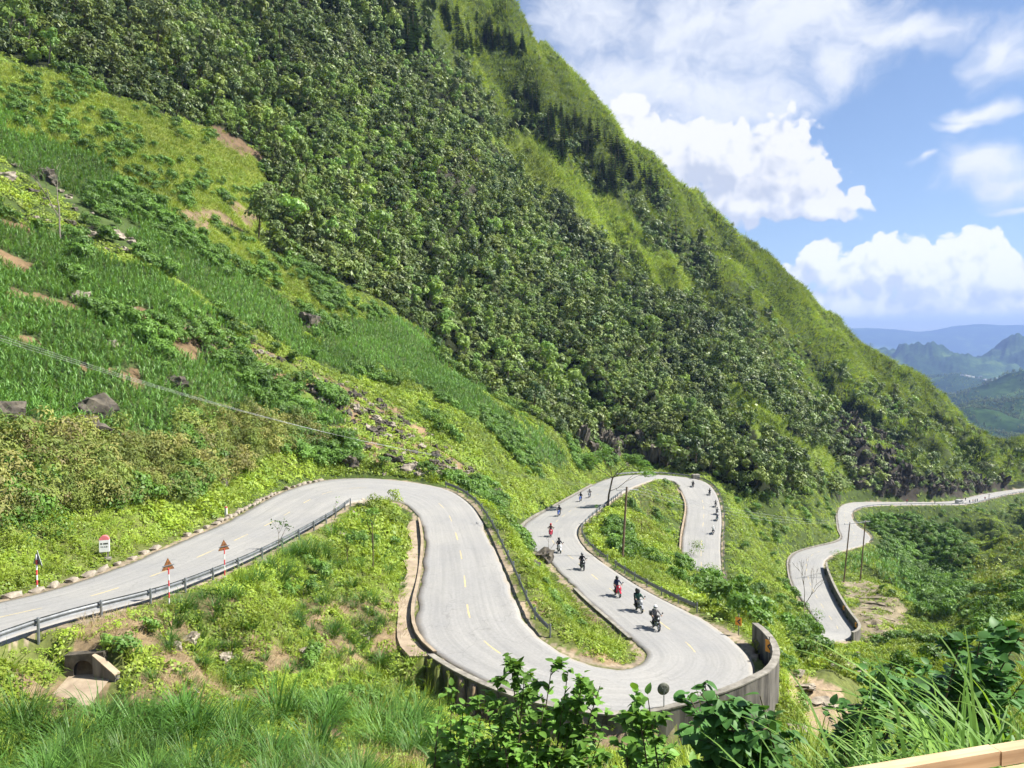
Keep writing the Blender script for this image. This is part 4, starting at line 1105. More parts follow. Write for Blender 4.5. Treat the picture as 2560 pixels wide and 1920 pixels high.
ok = (rd > .8) & ~cul & ~zm(x,y,z,'corn1','corn2','rubble','jungle')
k = ok & (RNG.random(len(x)) < np.where(lf & (dry > .05), .12, .66)) & ~((u > 1840) & (y < 110) & zm(x,y,z,'stream'))
nearroad = rd < 1.7
scatter('bank_ground_cover', PC['cover'], P3(x,y,z,k), np.where(nearroad[k], RNG.uniform(.3,.55,k.sum()), RNG.uniform(.55,1.0,k.sum())), 'bright leafy ground cover on the road banks', 'ground cover', .3, align=.9)
k2 = ok & ~nearroad & (RNG.random(len(x)) < np.where(lf & (dry > .05), .05, .28))
scatter('bank_grass', PC['gn'], P3(x,y,z,k2), RNG.uniform(.7,1.4,k2.sum()), 'fresh grass on the banks between the bends', 'grass', .25, align=.9)
k3 = ok & lf & (dry > -.02) & (RNG.random(len(x)) < .5)
scatter('dry_grass_litter', PC['straw'], P3(x,y,z,k3), RNG.uniform(.6,1.3,k3.sum()), 'dry straw lying between the tussocks below the road', 'straw', .3, align=.9)
k4 = ok & (rd > 3) & (fbm(x/5+12, y/5+3, 3) > .22) & (RNG.random(len(x)) < .16) & (v < 1780)
scatter('bank_scrub', PC['dshrub'], P3(x,y,z,k4), RNG.uniform(.35,.75,k4.sum()), 'small leafy scrub on the banks', 'scrub', .2)
# --- middle and right: island, valley slopes
x, y, z = cand(62, 470, .74, .02, .76, 1.8)
rd = rdist(x, y); u, v = pix(x, y, z)
sel = (rd > 1.2) & ~zm(x,y,z,'jungle') & ((y > 108) | (x/y > .2)) & (v > 1045) & ~((u < 1480) & (v < 1170))
bareg = zm(x,y,z,'stream','terrace')
vin = zm(x,y,z,'vines')
k = sel & (RNG.random(len(x)) < np.where(bareg, .25, .85))
scatter('valley_weeds', PC['cover'], P3(x,y,z,k & ~vin), RNG.uniform(1.0,1.9,(k & ~vin).sum()), 'bright weeds over the valley slopes between the loops', 'weeds', .25, align=.9)
k = sel & ~vin & (RNG.random(len(x)) < np.where(bareg, .08, .55)) & (rd > 2.5)
scatter('valley_grass', PC['gy'], P3(x,y,z,k), RNG.uniform(.5,.95,k.sum())*np.where(rd[k]<4,.6,1), 'yellow green grass over the valley slopes', 'grass', .25, align=.9)
k = sel & (RNG.random(len(x)) < np.where(vin, .85, .10)) & (rd > 3.5) & (vin | (fbm(x/14+4, y/14, 3) > .02)) & ~bareg
scatter('valley_scrub', PC['dshrub'], P3(x,y,z,k), RNG.uniform(.8,1.7,k.sum()), 'deep green scrub and creepers in the valley', 'scrub', .2)
k = sel & ~vin & zm(x,y,z,'tallright') & (RNG.random(len(x)) < .8) & (rd > 4)
scatter('valley_reeds', PC['corn'], P3(x,y,z,k), RNG.uniform(1.0,1.7,k.sum()), 'tall leafy stalks on the spur beside the two poles', 'reeds', .15)

k = sel & zm(x,y,z,'dryisl') & (RNG.random(len(x)) < .7)
scatter('island_dry_grass', PC['straw'], P3(x,y,z,k), RNG.uniform(1.3,2.4,k.sum()), 'dry yellow grass patch on the island beside the pole', 'dry grass', .3, align=.9)

# --- bare rock faces
x, y, z = cand(200, 430, 1.5, .0, .72, .5)
rd = rdist(x, y)
k = zm(x,y,z,'cliff_a','cliff_c','cliff_d','cliff_b') & (rd > 2.5) & (RNG.random(len(x)) < .42)
PC['crag'] = protos('crag', [], [])
for i in range(5): PC['crag'].objects.link(bpy.data.objects.new('crag_kind_%02d' % i, p_stone(700+i, .8, .8, 1.5, 3, .6, 'rock')))
scatter('cliff_rock', PC['crag'], P3(x,y,z,k), RNG.uniform(.7,2.0,k.sum()), 'dark broken rock face at the foot of the mountain', 'cliff', .2, (.8,1.8), align=.3)
# ================================================================== boulders
RK = [p_stone(100+i, 1, .85, .75, 3, .55, 'rock') for i in range(6)]
RL_ = [p_stone(120+i, 1, .8, .6, 3, .48, 'rock_l') for i in range(5)]
R1 = random.Random(17)
def boulder(u, v, wpx, label, pale=False, group=None, flat=1.0, sink=.25, after=0.0):
    h = hit(u, v, after)
    if h is None: return
    s = wpx * h.y / FPX * .42
    o = link('boulder', (RL_ if pale else RK)[R1.randrange(5)], None, label, 'boulder', group)
    o.location = h + Vector((0, s*.5, s*(.5*flat - sink))); o.rotation_euler = (R1.uniform(-.4,.4), R1.uniform(-.4,.4), R1.uniform(0,6.28)); o.scale = (s, s, s*flat)
    return o
for a in [(190,1098,125,'largest black boulder in the corn at the left'),(215,1040,110,'black boulder just behind the largest one in the corn'),(268,1095,55,'grey boulder touching the right side of the largest black boulder'),
          (40,1160,70,'brown streaked boulder low in the corn at the left edge'),(10,1040,85,'earthy boulder half cut by the left edge'),(430,966,66,'dark boulder with a white tip in the middle of the corn'),
          (765,812,70,'dark outcrop below the yellow grass band'),(872,1165,58,'dark boulder alone on the bank above the upper bend'),(1358,1408,62,'black boulder on the inner edge of the riders road'),(1332,1420,38,'smaller boulder leaning on the black one by the riders road'),
          (1241,1240,34,'dark stone in the grass right of the upper guardrail'),(904,1310,26,'dark stone on the grassy nose'),(548,1212,40,'dark rock in the bank foot above the left road'),(100,445,60,'dark rock at the upper edge of the left fields')]:
    boulder(*a)
for a in [(195,752,60,'pale slanted slab in the upper corn'),(320,782,42,'pale boulder with a hollow in the upper corn'),(288,594,44,'pale rock at the top of the stony rows'),(160,600,42,'pale rock at the foot of the lone field tree'),(272,868,40,'pale rock at the head of the dry path'),
          (10,445,50,'pale rock cut by the left edge under the yellow grass'),(910,1268,40,'pale boulder on the crest of the grassy nose'),(887,1292,30,'rounded pale stone below the crest of the grassy nose'),(851,1340,30,'pale stone left on the grassy nose'),
          (468,1612,56,'tan boulder among the tussocks below the left road'),(440,1622,34,'small stone against the tan boulder'),(560,1655,50,'tan broken rock in the bare patch between tussocks'),(758,1640,44,'tan rock behind a tussock in the middle of the slope'),(910,1600,42,'grey rock by the cement drain'),(478,1742,36,'tan stone low in the bare patch'),
          (1022,1182,46,'flat pale slab beside the upper bend'),(1048,1192,34,'second pale slab beside the upper bend'),(1100,1190,34,'pale stone at the start of the upper guardrail'),(960,1188,16,'small white stone on the verge of the upper bend')]:
    boulder(*a, pale=True)
def stone_tag(u, v):
    w = R1.choice((9,11,14,17,20,26,34)); pale = R1.random() < .35; f = (v - 800) / 420
    where = 'top' if f < .25 else 'upper part' if f < .5 else 'lower part' if f < .75 else 'foot'
    return w, '%s %s stone at the %s of the rubble strip above the upper bend' % ('small' if w < 13 else 'middling' if w < 22 else 'large', 'pale' if pale else 'dark', where), pale
k = 0
P_ = ZP['rubble']
while k < 230:
    u, v = R1.uniform(460, 1260), R1.uniform(795, 1230)
    if not inside(np.array([u]), np.array([v]), P_)[0]: continue
    h = hit(u, v)
    if h is None or rdist(np.array([h.x]), np.array([h.y]))[0] < 2.5: continue
    boulder(u, v, *stone_tag(u, v), 'stones of the rubble strip', R1.uniform(.7,1.2), .3); k += 1
k = 0; P_ = ZP['rocks_ul']
while k < 45:
    u, v = R1.uniform(0, 380), R1.uniform(390, 650)
    if not inside(np.array([u]), np.array([v]), P_)[0]: continue
    boulder(u, v, R1.choice((9,12,15,20,28)), 'stone in the broken rows at the top of the left fields', R1.random() < .6, 'stones of the upper field rows', R1.uniform(.6,1.1), .3); k += 1
P_ = ZP['corn2']; k = 0
while k < 30:
    u, v = R1.uniform(0, 800), R1.uniform(560, 1080)
    if not inside(np.array([u]), np.array([v]), P_)[0]: continue
    boulder(u, v, R1.choice((8,10,12,16)), 'small stone lying among the lower corn', R1.random() < .7, 'stones among the corn', R1.uniform(.6,1.0), .2); k += 1

# ================================================================== tussocks below the left road
TU = [p_tussock(200+i, 100, 1.5, .3).mesh('grass_tussock', M['napier']) for i in range(5)]
TB = [p_tussock(210+i, 130, 1.75, .42).mesh('grass_tussock', M['napier']) for i in range(4)]
R2 = random.Random(23)
def tussock(u, v, wpx, label, group, big=False, after=20):
    h = hit(u, v, after)
    if h is None: return
    s = wpx * h.y / FPX / 1.9
    o = link('grass_tussock', (TB if big else TU)[R2.randrange(4)], None, label, 'grass tussock', group)
    o.location = h; o.rotation_euler = (R2.uniform(-.12,.12), R2.uniform(-.12,.12), R2.uniform(0,6.28)); o.scale = (s, s, s*R2.uniform(.85,1.1))
q4 = [(850,440,120),(930,240,140),(1140,290,110),(1090,350,90),(1010,420,90),(1050,470,90),(1240,210,80),(1320,270,90),(1240,460,100),(1300,420,100),(1400,450,100),(1600,400,110),(1690,440,110),(1860,330,90),(1840,190,100),(2030,200,110),(2110,350,130),(1950,490,90),(2060,440,90),(2080,530,100),(1250,620,110),(1370,590,100),(1140,670,110),(950,640,110),(1320,740,110),(1500,700,180),(1690,560,120),(1650,640,100),(1900,660,120),(2040,640,100),(1090,110,120),(1390,160,130),(1180,110,110),(1760,640,110),(1560,560,90),(1780,480,90),(1470,330,80),(1960,240,90)]
q2 = [(90,1190,120),(310,1210,120),(100,1360,110),(380,1400,150),(230,1440,110),(340,1590,130),(540,1490,150),(470,1570,120),(160,1640,120),(600,1600,90),(40,1000,110),(200,900,100),(330,1010,110),(30,880,90),(240,760,90),(120,780,90)]
for x, y, w in q4: tussock(x*.452, 1500+y*.452, w*.56, 'single green grass tussock on the bare slope below the left road', 'tussocks on the slope below the left road')
for x, y, w in q2: tussock(800+x*.407, 1100+y*.407, w*.54, 'green grass tussock on the slope beside the cement drain', 'tussocks beside the cement drain')
for x, y, w in [(550,640,150),(700,620,130),(480,660,110)]: tussock(x*.452, 1500+y*.452, w*.46, 'tall grass tussock growing in front of the culvert mouth', 'tussocks before the culvert', True)
for x, y, w in [(200,640,170),(330,720,130),(60,700,120)]: tussock(x*.452, 1500+y*.452, w*.46, 'grass tussock left of the culvert', 'tussocks left of the culvert', True)
for i in range(84):
    u = -40 + 1130*(i+.5)/84 + R2.uniform(-40,40); v = R2.uniform(1790, 1985)
    tussock(u, v, R2.uniform(90,165), 'large grass tussock along the %s of the bottom edge' % ('left end', 'left middle', 'middle')[min(2, max(0, int(u/360)))], 'large tussocks along the bottom edge', True)
for i in range(70):
    u = R2.uniform(250, 1010); v = R2.uniform(1560, 1800)
    if u < 420 and v < 1760: continue
    tussock(u, v, R2.uniform(38,70), 'small grass tussock on the %s of the slope below the left road' % ('left part' if u < 500 else 'middle' if u < 760 else 'right part'), 'small tussocks on the slope below the left road')
for i in range(16):     # along the guardrail of the left road
    u = 430 + i*27; v = 1530 - i*13 + R2.uniform(0, 50)
    tussock(u, v, R2.uniform(55,95), 'bright grass tussock spilling over the slope under the left guardrail', 'tussocks under the left guardrail', R2.random() < .4)
for i in range(40):     # grassy nose
    u = R2.uniform(700, 1010); v = R2.uniform(1330, 1560)
    tussock(u, v, R2.uniform(30,62), 'soft green tussock on the grassy nose between the two road legs', 'tussocks on the grassy nose')

# ================================================================== conifers
PN = [p_pine(300+i, R1.uniform(8,10.5), R1.uniform(1.4,1.9)).mesh('conifer', [M['pine'], M['bark']]) for i in range(5)]
R3 = random.Random(31)
def conifer(u, v, hpx, label, group=None, after=150):
    h = hit(u, v, after)
    if h is None: return False
    s = hpx * h.y / FPX / 9.3
    o = link('conifer', PN[R3.randrange(5)], None, label, 'conifer', group); o.location = h - Vector((0,0,.3*s))
    o.rotation_euler = (R3.uniform(-.05,.05), R3.uniform(-.05,.05), R3.uniform(0,6.28)); o.scale = (s*R3.uniform(.9,1.25),)*2 + (s,)
    return True
def stand(P, n, h0, h1, label, group):
    P = poly(P); k = 0; tries = 0
    while k < n and tries < 4000:
        tries += 1
        u, v = R3.uniform(P[:,0].min(), P[:,0].max()), R3.uniform(P[:,1].min(), P[:,1].max())
        if not inside(np.array([u]), np.array([v]), P)[0]: continue
        f = (u - P[:,0].min()) / (P[:,0].max() - P[:,0].min()); w = ('left end', 'left half', 'right half', 'right end')[min(3, int(f*4))]
        if conifer(u, v, R3.uniform(h0, h1), label + ', ' + w, group): k += 1
stand([(680,0),(860,0),(930,110),(870,150),(740,60)], 42, 55, 95, 'tall dark conifer in the stand at the top edge', 'conifer stand at the top edge')
stand([(900,10),(1060,60),(1150,120),(1020,130),(930,80)], 46, 38, 62, 'dark conifer in the belt under the summit knoll', 'conifer belt under the summit knoll')
stand([(1110,200),(1280,280),(1420,410),(1440,460),(1330,430),(1200,345),(1110,260)], 96, 42, 72, 'dark conifer in the long belt across the upper slope', 'long conifer belt on the upper slope')
stand([(1740,760),(1800,810),(1960,940),(1900,950),(1770,840)], 36, 26, 46, 'small conifer in the belt above the far straight road', 'conifer belt above the far road')
stand([(1990,850),(2060,905),(2140,975),(2090,975),(2000,900)], 32, 22, 36, 'small conifer along the low end of the ridge', 'conifers at the low end of the ridge')
for u, v, h, l in [(1690,640,120,'big dark conifer standing alone on the grassy slope'),(1745,670,70,'conifer right below the big lone one'),(1790,720,70,'conifer two places below the big lone one'),(1875,765,60,'upper conifer of a pair in the grassy gully'),(1925,805,62,'lower conifer of a pair in the grassy gully'),(2270,1035,40,'conifer standing on the skyline above the blue valley')]:
    conifer(u, v, h, l)

# ================================================================== single trees and bushes
def broad(name, label, h, H, rad, nl, L, Wd, mat, seed, group=None, trunk=.12, nlobe=9):
    b = p_tree(seed, H, rad, nl, L, Wd, nlobe, trunk)
    crown = MB(); tk = MB()
    for f, mi in zip(b.f, b.m):
        d = tk if mi else crown
        d.add([b.v[i] for i in f], [tuple(range(len(f)))])
    t = thing(name, label, 'tree', h, R3.uniform(0, 6), group)
    crown.build('crown', M[mat], t); tk.build('trunk', M['bark'], t)
    return t
for i, (u, v, hp, l) in enumerate([(2172,885,34,'lone tree on the skyline above the blue valley, upper of two'),(2225,925,42,'bushy tree on the skyline above the blue valley, lower of two'),(1563,310,22,'tiny tree breaking the steep skyline'),(1262,20,20,'dark bush on the skyline at the top edge'),(1790,545,30,'small tree on the straight part of the skyline'),(2330,985,30,'tree on the skyline where the wooded valley begins')]):
    h = hit(u, v+6, 200)
    if h: broad('ridge_tree', l, h, hp*h.y/FPX, hp*h.y/FPX*.42, 200, .5, .3, 'jungle', 400+i)
def bush(u, v, wpx, label, mat='cover_d', group=None, ratio=.85, nl=420, leafL=.2, seed=1, after=0.0):
    h = hit(u, v, after)
    if h is None: return
    W_ = wpx * h.y / FPX
    b = p_shrub(seed, W_*ratio, W_*.5, nl, max(leafL, W_*.05), max(leafL, W_*.05)*.6, 9)
    o = b.build('bush', M[mat], None, False, label, 'bush', group); o.location = h - Vector((0,0,W_*.05))
for i, (u, v, w, l, m_) in enumerate([(1255,1318,95,'dark round bush between the upper guardrail and the riders road','jungle_b'),(515,1085,110,'dark bush at the lower edge of the corn','cover_d'),(25,1375,150,'dark bush at the left edge above the road sign','cover_d'),(120,1350,120,'second dark bush above the road sign','cover_d'),
    (1000,985,90,'olive bush beside the corn strip under the mountain','jungle_b'),(1180,1075,70,'dark bush at the end of the corn strip','jungle_b'),(1110,1090,90,'wide bush below the corn strip','jungle_b'),(1060,1060,70,'small bush left below the corn strip','jungle_b'),
    (1590,1412,86,'leafy bush at the foot of the roadside pole','cover_d'),(1665,1420,64,'leafy bush on the island above the short guardrail','cover_d'),(1655,1335,46,'dark bush in the hollow of the island','jungle_b'),(1745,1395,60,'bush hanging over the far loop','jungle_b'),(1780,1450,60,'bush hiding the end of the far loop','jungle_b'),
    (1940,1445,60,'tall bush on the slope right of the far loop','jungle_b'),(2015,1585,90,'bush at the brink beside the bare tree','cover_d'),(1975,1610,80,'bush below the bare tree','cover_d'),(1905,1560,100,'lush leafy clump behind the hairpin wall','cover_d'),(1870,1530,70,'leafy clump behind the amber sign','cover_d'),
    (2092,1398,34,'small tree like bush on the bulge of the lower road','jungle_b'),(2395,1418,44,'dark bush in the valley bottom','jungle'),(2500,1300,44,'dark bush under the far guardrail','jungle'),(2545,1440,150,'brownish bush at the right edge of the valley','olive'),(2470,1500,140,'olive bush on the right valley slope','olive'),(2330,1470,90,'dark leafy bush beside the tan terraces','cover_d'),
    (1905,1640,70,'low bush outside the hairpin wall','olive'),(2010,1665,100,'brown green scrub bush beside the tan stream bed','olive'),(2090,1680,80,'low bush on the tan stream bed','olive'),(2150,1400,40,'low bush on the spur next to the poles','jungle_b'),(930,1275,60,'bright bush on the tip of the grassy nose','cover'),(985,1262,50,'feathery bush on the tip of the grassy nose','cover')]):
    bush(u, v, w, l, m_, seed=500+i)
# forked roadside tree
def limb(b, p, d, L, r, depth, spread, ends, n=5, taper=.62):
    p = Vector(p); d = Vector(d).normalized(); q = p + d*L*.5 + rv()*L*.06; e = p + d*L + rv()*L*.08
    b.tube([p, q, e], [r, r*.85, r*.7], n if depth > 1 else 3, 0, False)
    if depth == 0: ends.append(e); return
    for k in range(R.choice((2,2,3))):
        nd = (d + rv()*spread).normalized()
        limb(b, e, nd, L*R.uniform(.6,.85), r*taper, depth-1, spread, ends, n, taper)
R.seed(77)
h = hit(1519, 1266); S = h.y/FPX
t = thing('roadside_tree', 'slender forked tree with a flat leafy crown, behind the bent guardrail', 'tree', h)
tk = MB(); ends = []
fk = Vector((12*S, 0, 72*S))
tk.tube([(0,0,-.3),(3*S,0,30*S),(fk.x,fk.y,fk.z)], [.20,.16,.13], 8)
for dx, dz, L in [(-55,38,1),(-20,55,1),(30,50,1),(60,40,1)]:
    limb(tk, fk, (dx, R.uniform(-30,30), dz), 34*S, .08, 2, .55, ends)
limb(tk, (4*S,0,38*S), (62, -10, 34), 48*S, .06, 2, .4, ends)
tk.build('trunk', M['bark'], t)
cr = MB()
for e in ends:
    for _ in range(150):
        o_ = rv(); c = e + Vector((o_.x*1.5, o_.y*1.5, o_.z*.45))
        leaf(cr, c, Vector((R.uniform(-.6,.6), R.uniform(-.6,.6), 1)), rv(), .46, .2)
cr.build('crown', M['cover_d'], t)
def bare_tree(u, v, hpx, label, seed, depth=4, r=.09, mat='bark_grey', spread=.55, leaves=0, after=0.0, first=.34):
    R.seed(seed); h = hit(u, v, after); H = hpx*h.y/FPX
    t = thing('bare_tree' if not leaves else 'sapling', label, 'tree', h); b = MB(); ends = []
    b.tube([(0,0,-.2),(0,0,H*first)], [r, r*.8], 6)
    for k in range(2 if depth > 2 else 1):
        limb(b, (0,0,H*first*(1-.25*k)), (R.uniform(-.5,.5)*(k+.3), R.uniform(-.4,.4), 1), H*.26, r*.7, depth-1, spread, ends)
    b.build('trunk', M[mat], t)
    if leaves:
        c = MB()
        for e in ends:
            for _ in range(leaves): leaf(c, e + rv()*.28, rv()+Vector((0,0,.6)), rv(), .2, .1)
        c.build('crown', M['cover_d'], t)
bare_tree(2010, 1548, 140, 'leafless branching tree at the brink in front of the lower road', 81, 5, .10, 'bark_grey', .5, 0, 60)
bare_tree(1372, 1400, 78, 'thin leafless sapling behind the black boulder by the riders road', 82, 3, .035)
bare_tree(696, 1378, 74, 'sparse sapling in front of the left guardrail', 83, 4, .035, 'bark_grey', .5, 2, 30)
bare_tree(828, 1342, 100, 'thin tall sapling near the end of the left guardrail', 84, 3, .03, 'bark_grey', .35, 1, 30)
bare_tree(933, 1428, 120, 'young tree with a small crown on the grassy nose', 85, 3, .05, 'bark', .5, 14, 30, .68)
bare_tree(868, 1408, 60, 'short young tree on the grassy nose', 86, 3, .04, 'bark', .5, 10, 30, .6)
bare_tree(1493, 1312, 46, 'thin sapling at the bent guardrail', 87, 3, .05, 'bark', .4, 6, 60, .55)
bare_tree(1604, 1330, 46, 'dead leaning sapling on the dry part of the island', 88, 3, .06, 'bark', .6, 4, 60, .5)
bare_tree(150, 605, 165, 'lone thin tree in the left fields', 89, 4, .12, 'bark_grey', .5, 26, 0, .5)
# ================================================================== signs, poles, culvert
def facing(p, a=0.0):              # yaw that turns local -Y towards the lookout, plus a
    return math.atan2(-p.x, p.y) * -1 * -1 + a
def striped_post(t, h, r=.045, n=6, bands=('white','red')):
    for i in range(n):
        MB().lathe([(r, h*i/n), (r, h*(i+1)/n)], 8).build('band', M[bands[i % 2]], t)
def warning_sign(u, v, hpx, yaw, label, post_white=True, after=0.0):
    h = hit(u, v, after); H = max(1.9, hpx*h.y/FPX)
    t = thing('warning_sign', label, 'road sign', h, yaw)
    striped_post(t, H - .45, .036, 6)
    a = .38
    MB().prism([(-a,H-.55),(a,H-.55),(0,H+.12)], .05, .065).build('plate', M['rust'], t)
    MB().prism([(-a,H-.55),(a,H-.55),(0,H+.12)], .066, .072).build('plate_face', M['amber'], t)
    MB().box((0,.03,H-.3), (.7,.03,.05)).build('bracket', M['steel_d'], t)
    return t
warning_sign(423, 1510, 112, .95, 'rusty triangle sign on a striped post, nearer of two by the left guardrail', True, 30)
warning_sign(562, 1452, 100, .85, 'rusty triangle sign on a striped post, farther of two by the left guardrail', True, 30)
h = edge_pt(row_of(3.0), 'L', .9)
h = hit(93, 1475) or h
t = thing('warning_sign', 'dark triangle sign seen from behind on a striped post across the left road', 'road sign', h, -.5)
striped_post(t, 2.1, .05, 7); MB().prism([(-.46,1.5),(.46,1.5),(0,2.35)], .055, .07).build('plate', M['steel_d'], t)
# milestone
h = hit(262, 1398); t = thing('milestone', 'white milestone with a red rounded head on two short legs', 'milestone', h, .35)
W_, D_ = .62, .34
MB().box((0,0,.03), (.8,.5,.14)).build('base', M['concrete'], t)
for sx in (-.2, .2): MB().box((sx,0,.3), (.09,.09,.5)).build('leg', M['concrete'], t)
MB().box((0,0,.95), (W_,D_,.82)).build('body', M['white'], t)
MB().prism([(W_/2*math.cos(a), 1.362 + .30*math.sin(a)) for a in np.linspace(0, math.pi, 13)], -D_/2, D_/2).build('head', M['redfade'], t)
for i, x in enumerate((-.2,-.14,-.02,.04,.10,.16,.22)): MB().box((x,-D_/2-.004,1.12), (.045,.008,.10)).build('lettering', M['black'], t)
for i, x in enumerate((-.18,-.08,.02,.12,.18)): MB().box((x,-D_/2-.004,.90), (.04,.008,.09)).build('lettering', M['black'], t)
h = hit(565, 1290); t = thing('marker_post', 'small white marker post with a red cap at the kerb of the left road', 'marker post', h)
MB().box((0,0,.3), (.2,.2,.9)).build('body', M['white'], t); MB().box((0,0,.81), (.204,.204,.12)).build('cap', M['redfade'], t)
# convex mirror seen from behind
p = edge_pt(row_of(27.2), 'R', .62); h = Vector((p.x, p.y, p.z)); hh = at_d(1660, 1724, h.y)
t = thing('traffic_mirror', 'round traffic mirror seen from behind, on a post at the near hairpin wall', 'traffic mirror', h, .15)
Hm = hh[2] - h.z; t.location.x = hh[0]
MB().tube([(0,0,-.4),(0,0,Hm)], .03, 8).build('post', M['steel_d'], t)
dk = MB().lathe([(.02,-.10),(.22,-.085),(.33,-.03),(.35,.0),(.35,.03),(.30,.035)], 24, 'Y', (0,.08,Hm)).build('mirror_back', M['rust_g'], t)
for k in range(6):
    a = k*math.pi/3 + .3; MB().tube([(.06*math.cos(a),-.015,Hm+.06*math.sin(a)),(.25*math.cos(a),.01,Hm+.25*math.sin(a))], .012, 4).build('rib', M['steel_d'], dk)
# chevron boards
def chevron(p, yaw, label, w=.5, h0=.7, hb=.75, post=True):
    t = thing('chevron_sign', label, 'road sign', p, yaw)
    if post: MB().tube([(0,.03,-.5),(0,.03,h0+hb+.25)], .04, 6).build('post', M['concrete'], t)
    MB().box((0,-.02,h0+hb/2), (w,.02,hb)).build('board', M['amber'], t)
    c = h0 + hb/2
    MB().prism([(w*.30,c+hb*.38),(-w*.28,c),(w*.30,c-hb*.38),(w*.30,c-hb*.16),(-w*.02,c),(w*.30,c+hb*.16)], -.038, -.031).build('arrow', M['black'], t)
    return t
p = at_d(1922, 1672, 51.0); chevron(Vector((p[0], p[1], -20.75)), -.95, 'amber chevron board on a white post inside the hairpin wall', .55, .55, .8)
h = hit(1846, 1588, 40); chevron(h, -.7, 'amber chevron board on a thin post in the grass beyond the hairpin', .5, .75, .6)
for u, v, l in [(2117, 1532, 'farther amber chevron board on the lower road wall'), (2143, 1572, 'nearer amber chevron board on the lower road wall')]:
    best = min(path_rows(NS2-1.1, NS2+4.2, 'R', .52, .4), key=lambda q: abs(pix(*q[0])[1] - v))
    c_ = chevron(best[0], -1.15, l, .7, .35, .85, False)
# power poles
def insul(t, p): MB().lathe([(.02,0),(.05,.04),(.05,.16),(.02,.2)], 6, 'Z', p).build('insulator', M['concrete'], t)
hA = hit(2109, 1455, 120); hB = hit(2150, 1453, 120)
HA = 152*hA.y/FPX
t = thing('twin_power_poles', 'pair of tall dark poles joined by a long crossbar beside the lower road', 'power poles', hA)
dB = hB - hA; topA = Vector((13*hA.y/FPX, 0, HA)); topB = Vector((dB.x + 11*hA.y/FPX, dB.y, HA*.965))
MB().tube([(0,0,-.6), topA], [.19,.13], 8).build('pole', M['wood'], t); MB().tube([dB + Vector((0,0,-.6)), topB], [.19,.13], 8).build('pole', M['wood'], t)
ax = (topB - topA); axn = ax.normalized()
MB().tube([topA - axn*2.4 - Vector((0,0,.3)), topB + axn*2.2 - Vector((0,0,.3))], .09, 5).build('crossbar', M['steel'], t)
INS = []
for f in (-2.3, ax.length*.5, ax.length + 2.1):
    p_ = topA + axn*f - Vector((0,0,.22)); insul(t, p_); INS.append(hA + p_ + Vector((0,0,.2)))
h3 = hit(1555, 1402, 60); H3 = 188*h3.y/FPX
t = thing('power_pole', 'tall dark roadside pole with a thin crossarm on the island', 'power pole', h3)
top3 = Vector((11*h3.y/FPX, 0, H3)); MB().tube([(0,0,-.6), top3], [.16,.11], 8).build('pole', M['wood'], t)
MB().tube([top3 + Vector((-1.3,-.2,-.35)), top3 + Vector((1.4,.2,-.35))], .05, 5).build('crossarm', M['steel_d'], t)
IN3 = []
for dx in (-1.25, 0, 1.35): insul(t, top3 + Vector((dx, dx*.15, -.3))); IN3.append(h3 + top3 + Vector((dx, dx*.15, -.1)))
h4 = hit(1088, 1186, 60); t = thing('power_pole', 'short grey pole beside the upper bend carrying the thin wires', 'power pole', h4)
H4 = 50*h4.y/FPX; MB().tube([(0,0,-.5),(0,0,H4)], [.07,.05], 6).build('pole', M['bark_grey'], t); MB().box((0,0,H4-.1), (1.0,.06,.06)).build('crossarm', M['steel_d'], t)
h5 = hit(2472, 1262, 250)
t = thing('power_pole', 'small distant pole beside the far road past the van', 'power pole', h5); MB().tube([(0,0,-.5),(0,0,5.5)], [.16,.12], 6).build('pole', M['wood'], t); MB().box((0,0,5.2), (1.8,.1,.1)).build('crossarm', M['steel_d'], t)
def wire(a, b, sag, r, label):
    a, b = Vector(a), Vector(b); pts = []
    for i in range(17):
        f = i/16; q = a.lerp(b, f); q.z -= sag*4*f*(1-f); pts.append(q - a)
    o = MB().tube(pts, r, 4).build('power_wire', M['wire'], None, False, label, 'wire', 'power wires'); o.location = a
e4 = [h4 + Vector((dx,0,H4-.05)) for dx in (-.45, 0, .45)]
for k, (v0, nm) in enumerate([(836,'topmost'),(843,'middle'),(850,'lowest')]):
    wire(at_d(-60, v0-18, 58), e4[k] , .9, .011, '%s of the three pale wires over the left corn field' % nm)
for k, nm in enumerate(('left', 'middle', 'right')): wire(e4[k], IN3[k], .8, .010, '%s wire between the short pole and the island pole' % nm)
for k, nm in enumerate(('left', 'middle', 'right')): wire(IN3[k], INS[k], 1.6, .012, '%s wire from the island pole across to the pair of poles' % nm)
# culvert
t = thing('culvert', 'stone culvert mouth with an arched opening and a sloping wing wall below the left road', 'culvert', (CX, CY, CZ), .12); t.scale = (.86,.9,.86)
arc = [(-.5*math.cos(a), .34 + .5*math.sin(a)) for a in np.linspace(0, math.pi, 11)]
outl = [(-1.0,-.4),(-.5,-.4)] + [(x, z) for x, z in arc] + [(.5,-.4),(1.1,-.4),(1.05,1.25),(-.9,1.15)]
MB().prism(outl, 0, .5).build('headwall', M['rock'], t)
bb = MB(); vs = []
for yy in (.02, 1.9):
    for x, z in [(-.52,-.4)] + [(x*1.04, z*1.02) for x, z in arc] + [(.52,-.4)]: vs.append((x, yy, z))
n_ = len(arc) + 2
bb.add(vs, [(i, i+1, n_+i+1, n_+i) for i in range(n_-1)] + [tuple(range(n_, 2*n_))]); bb.build('barrel', M['concrete_d'], t)
a0, a1 = Vector((.62,-.02,0)), Vector((1.95,-.55,0))
dd = (a1-a0).normalized(); nn_ = Vector((-dd.y, dd.x, 0))
wg = MB(); vs = []
for q, z in ((a0, 1.12), (a1, .22)):
    for s_ in (-.17, .17): vs += [q + nn_*s_ + Vector((0,0,-.5)), q + nn_*s_ + Vector((0,0,z))]
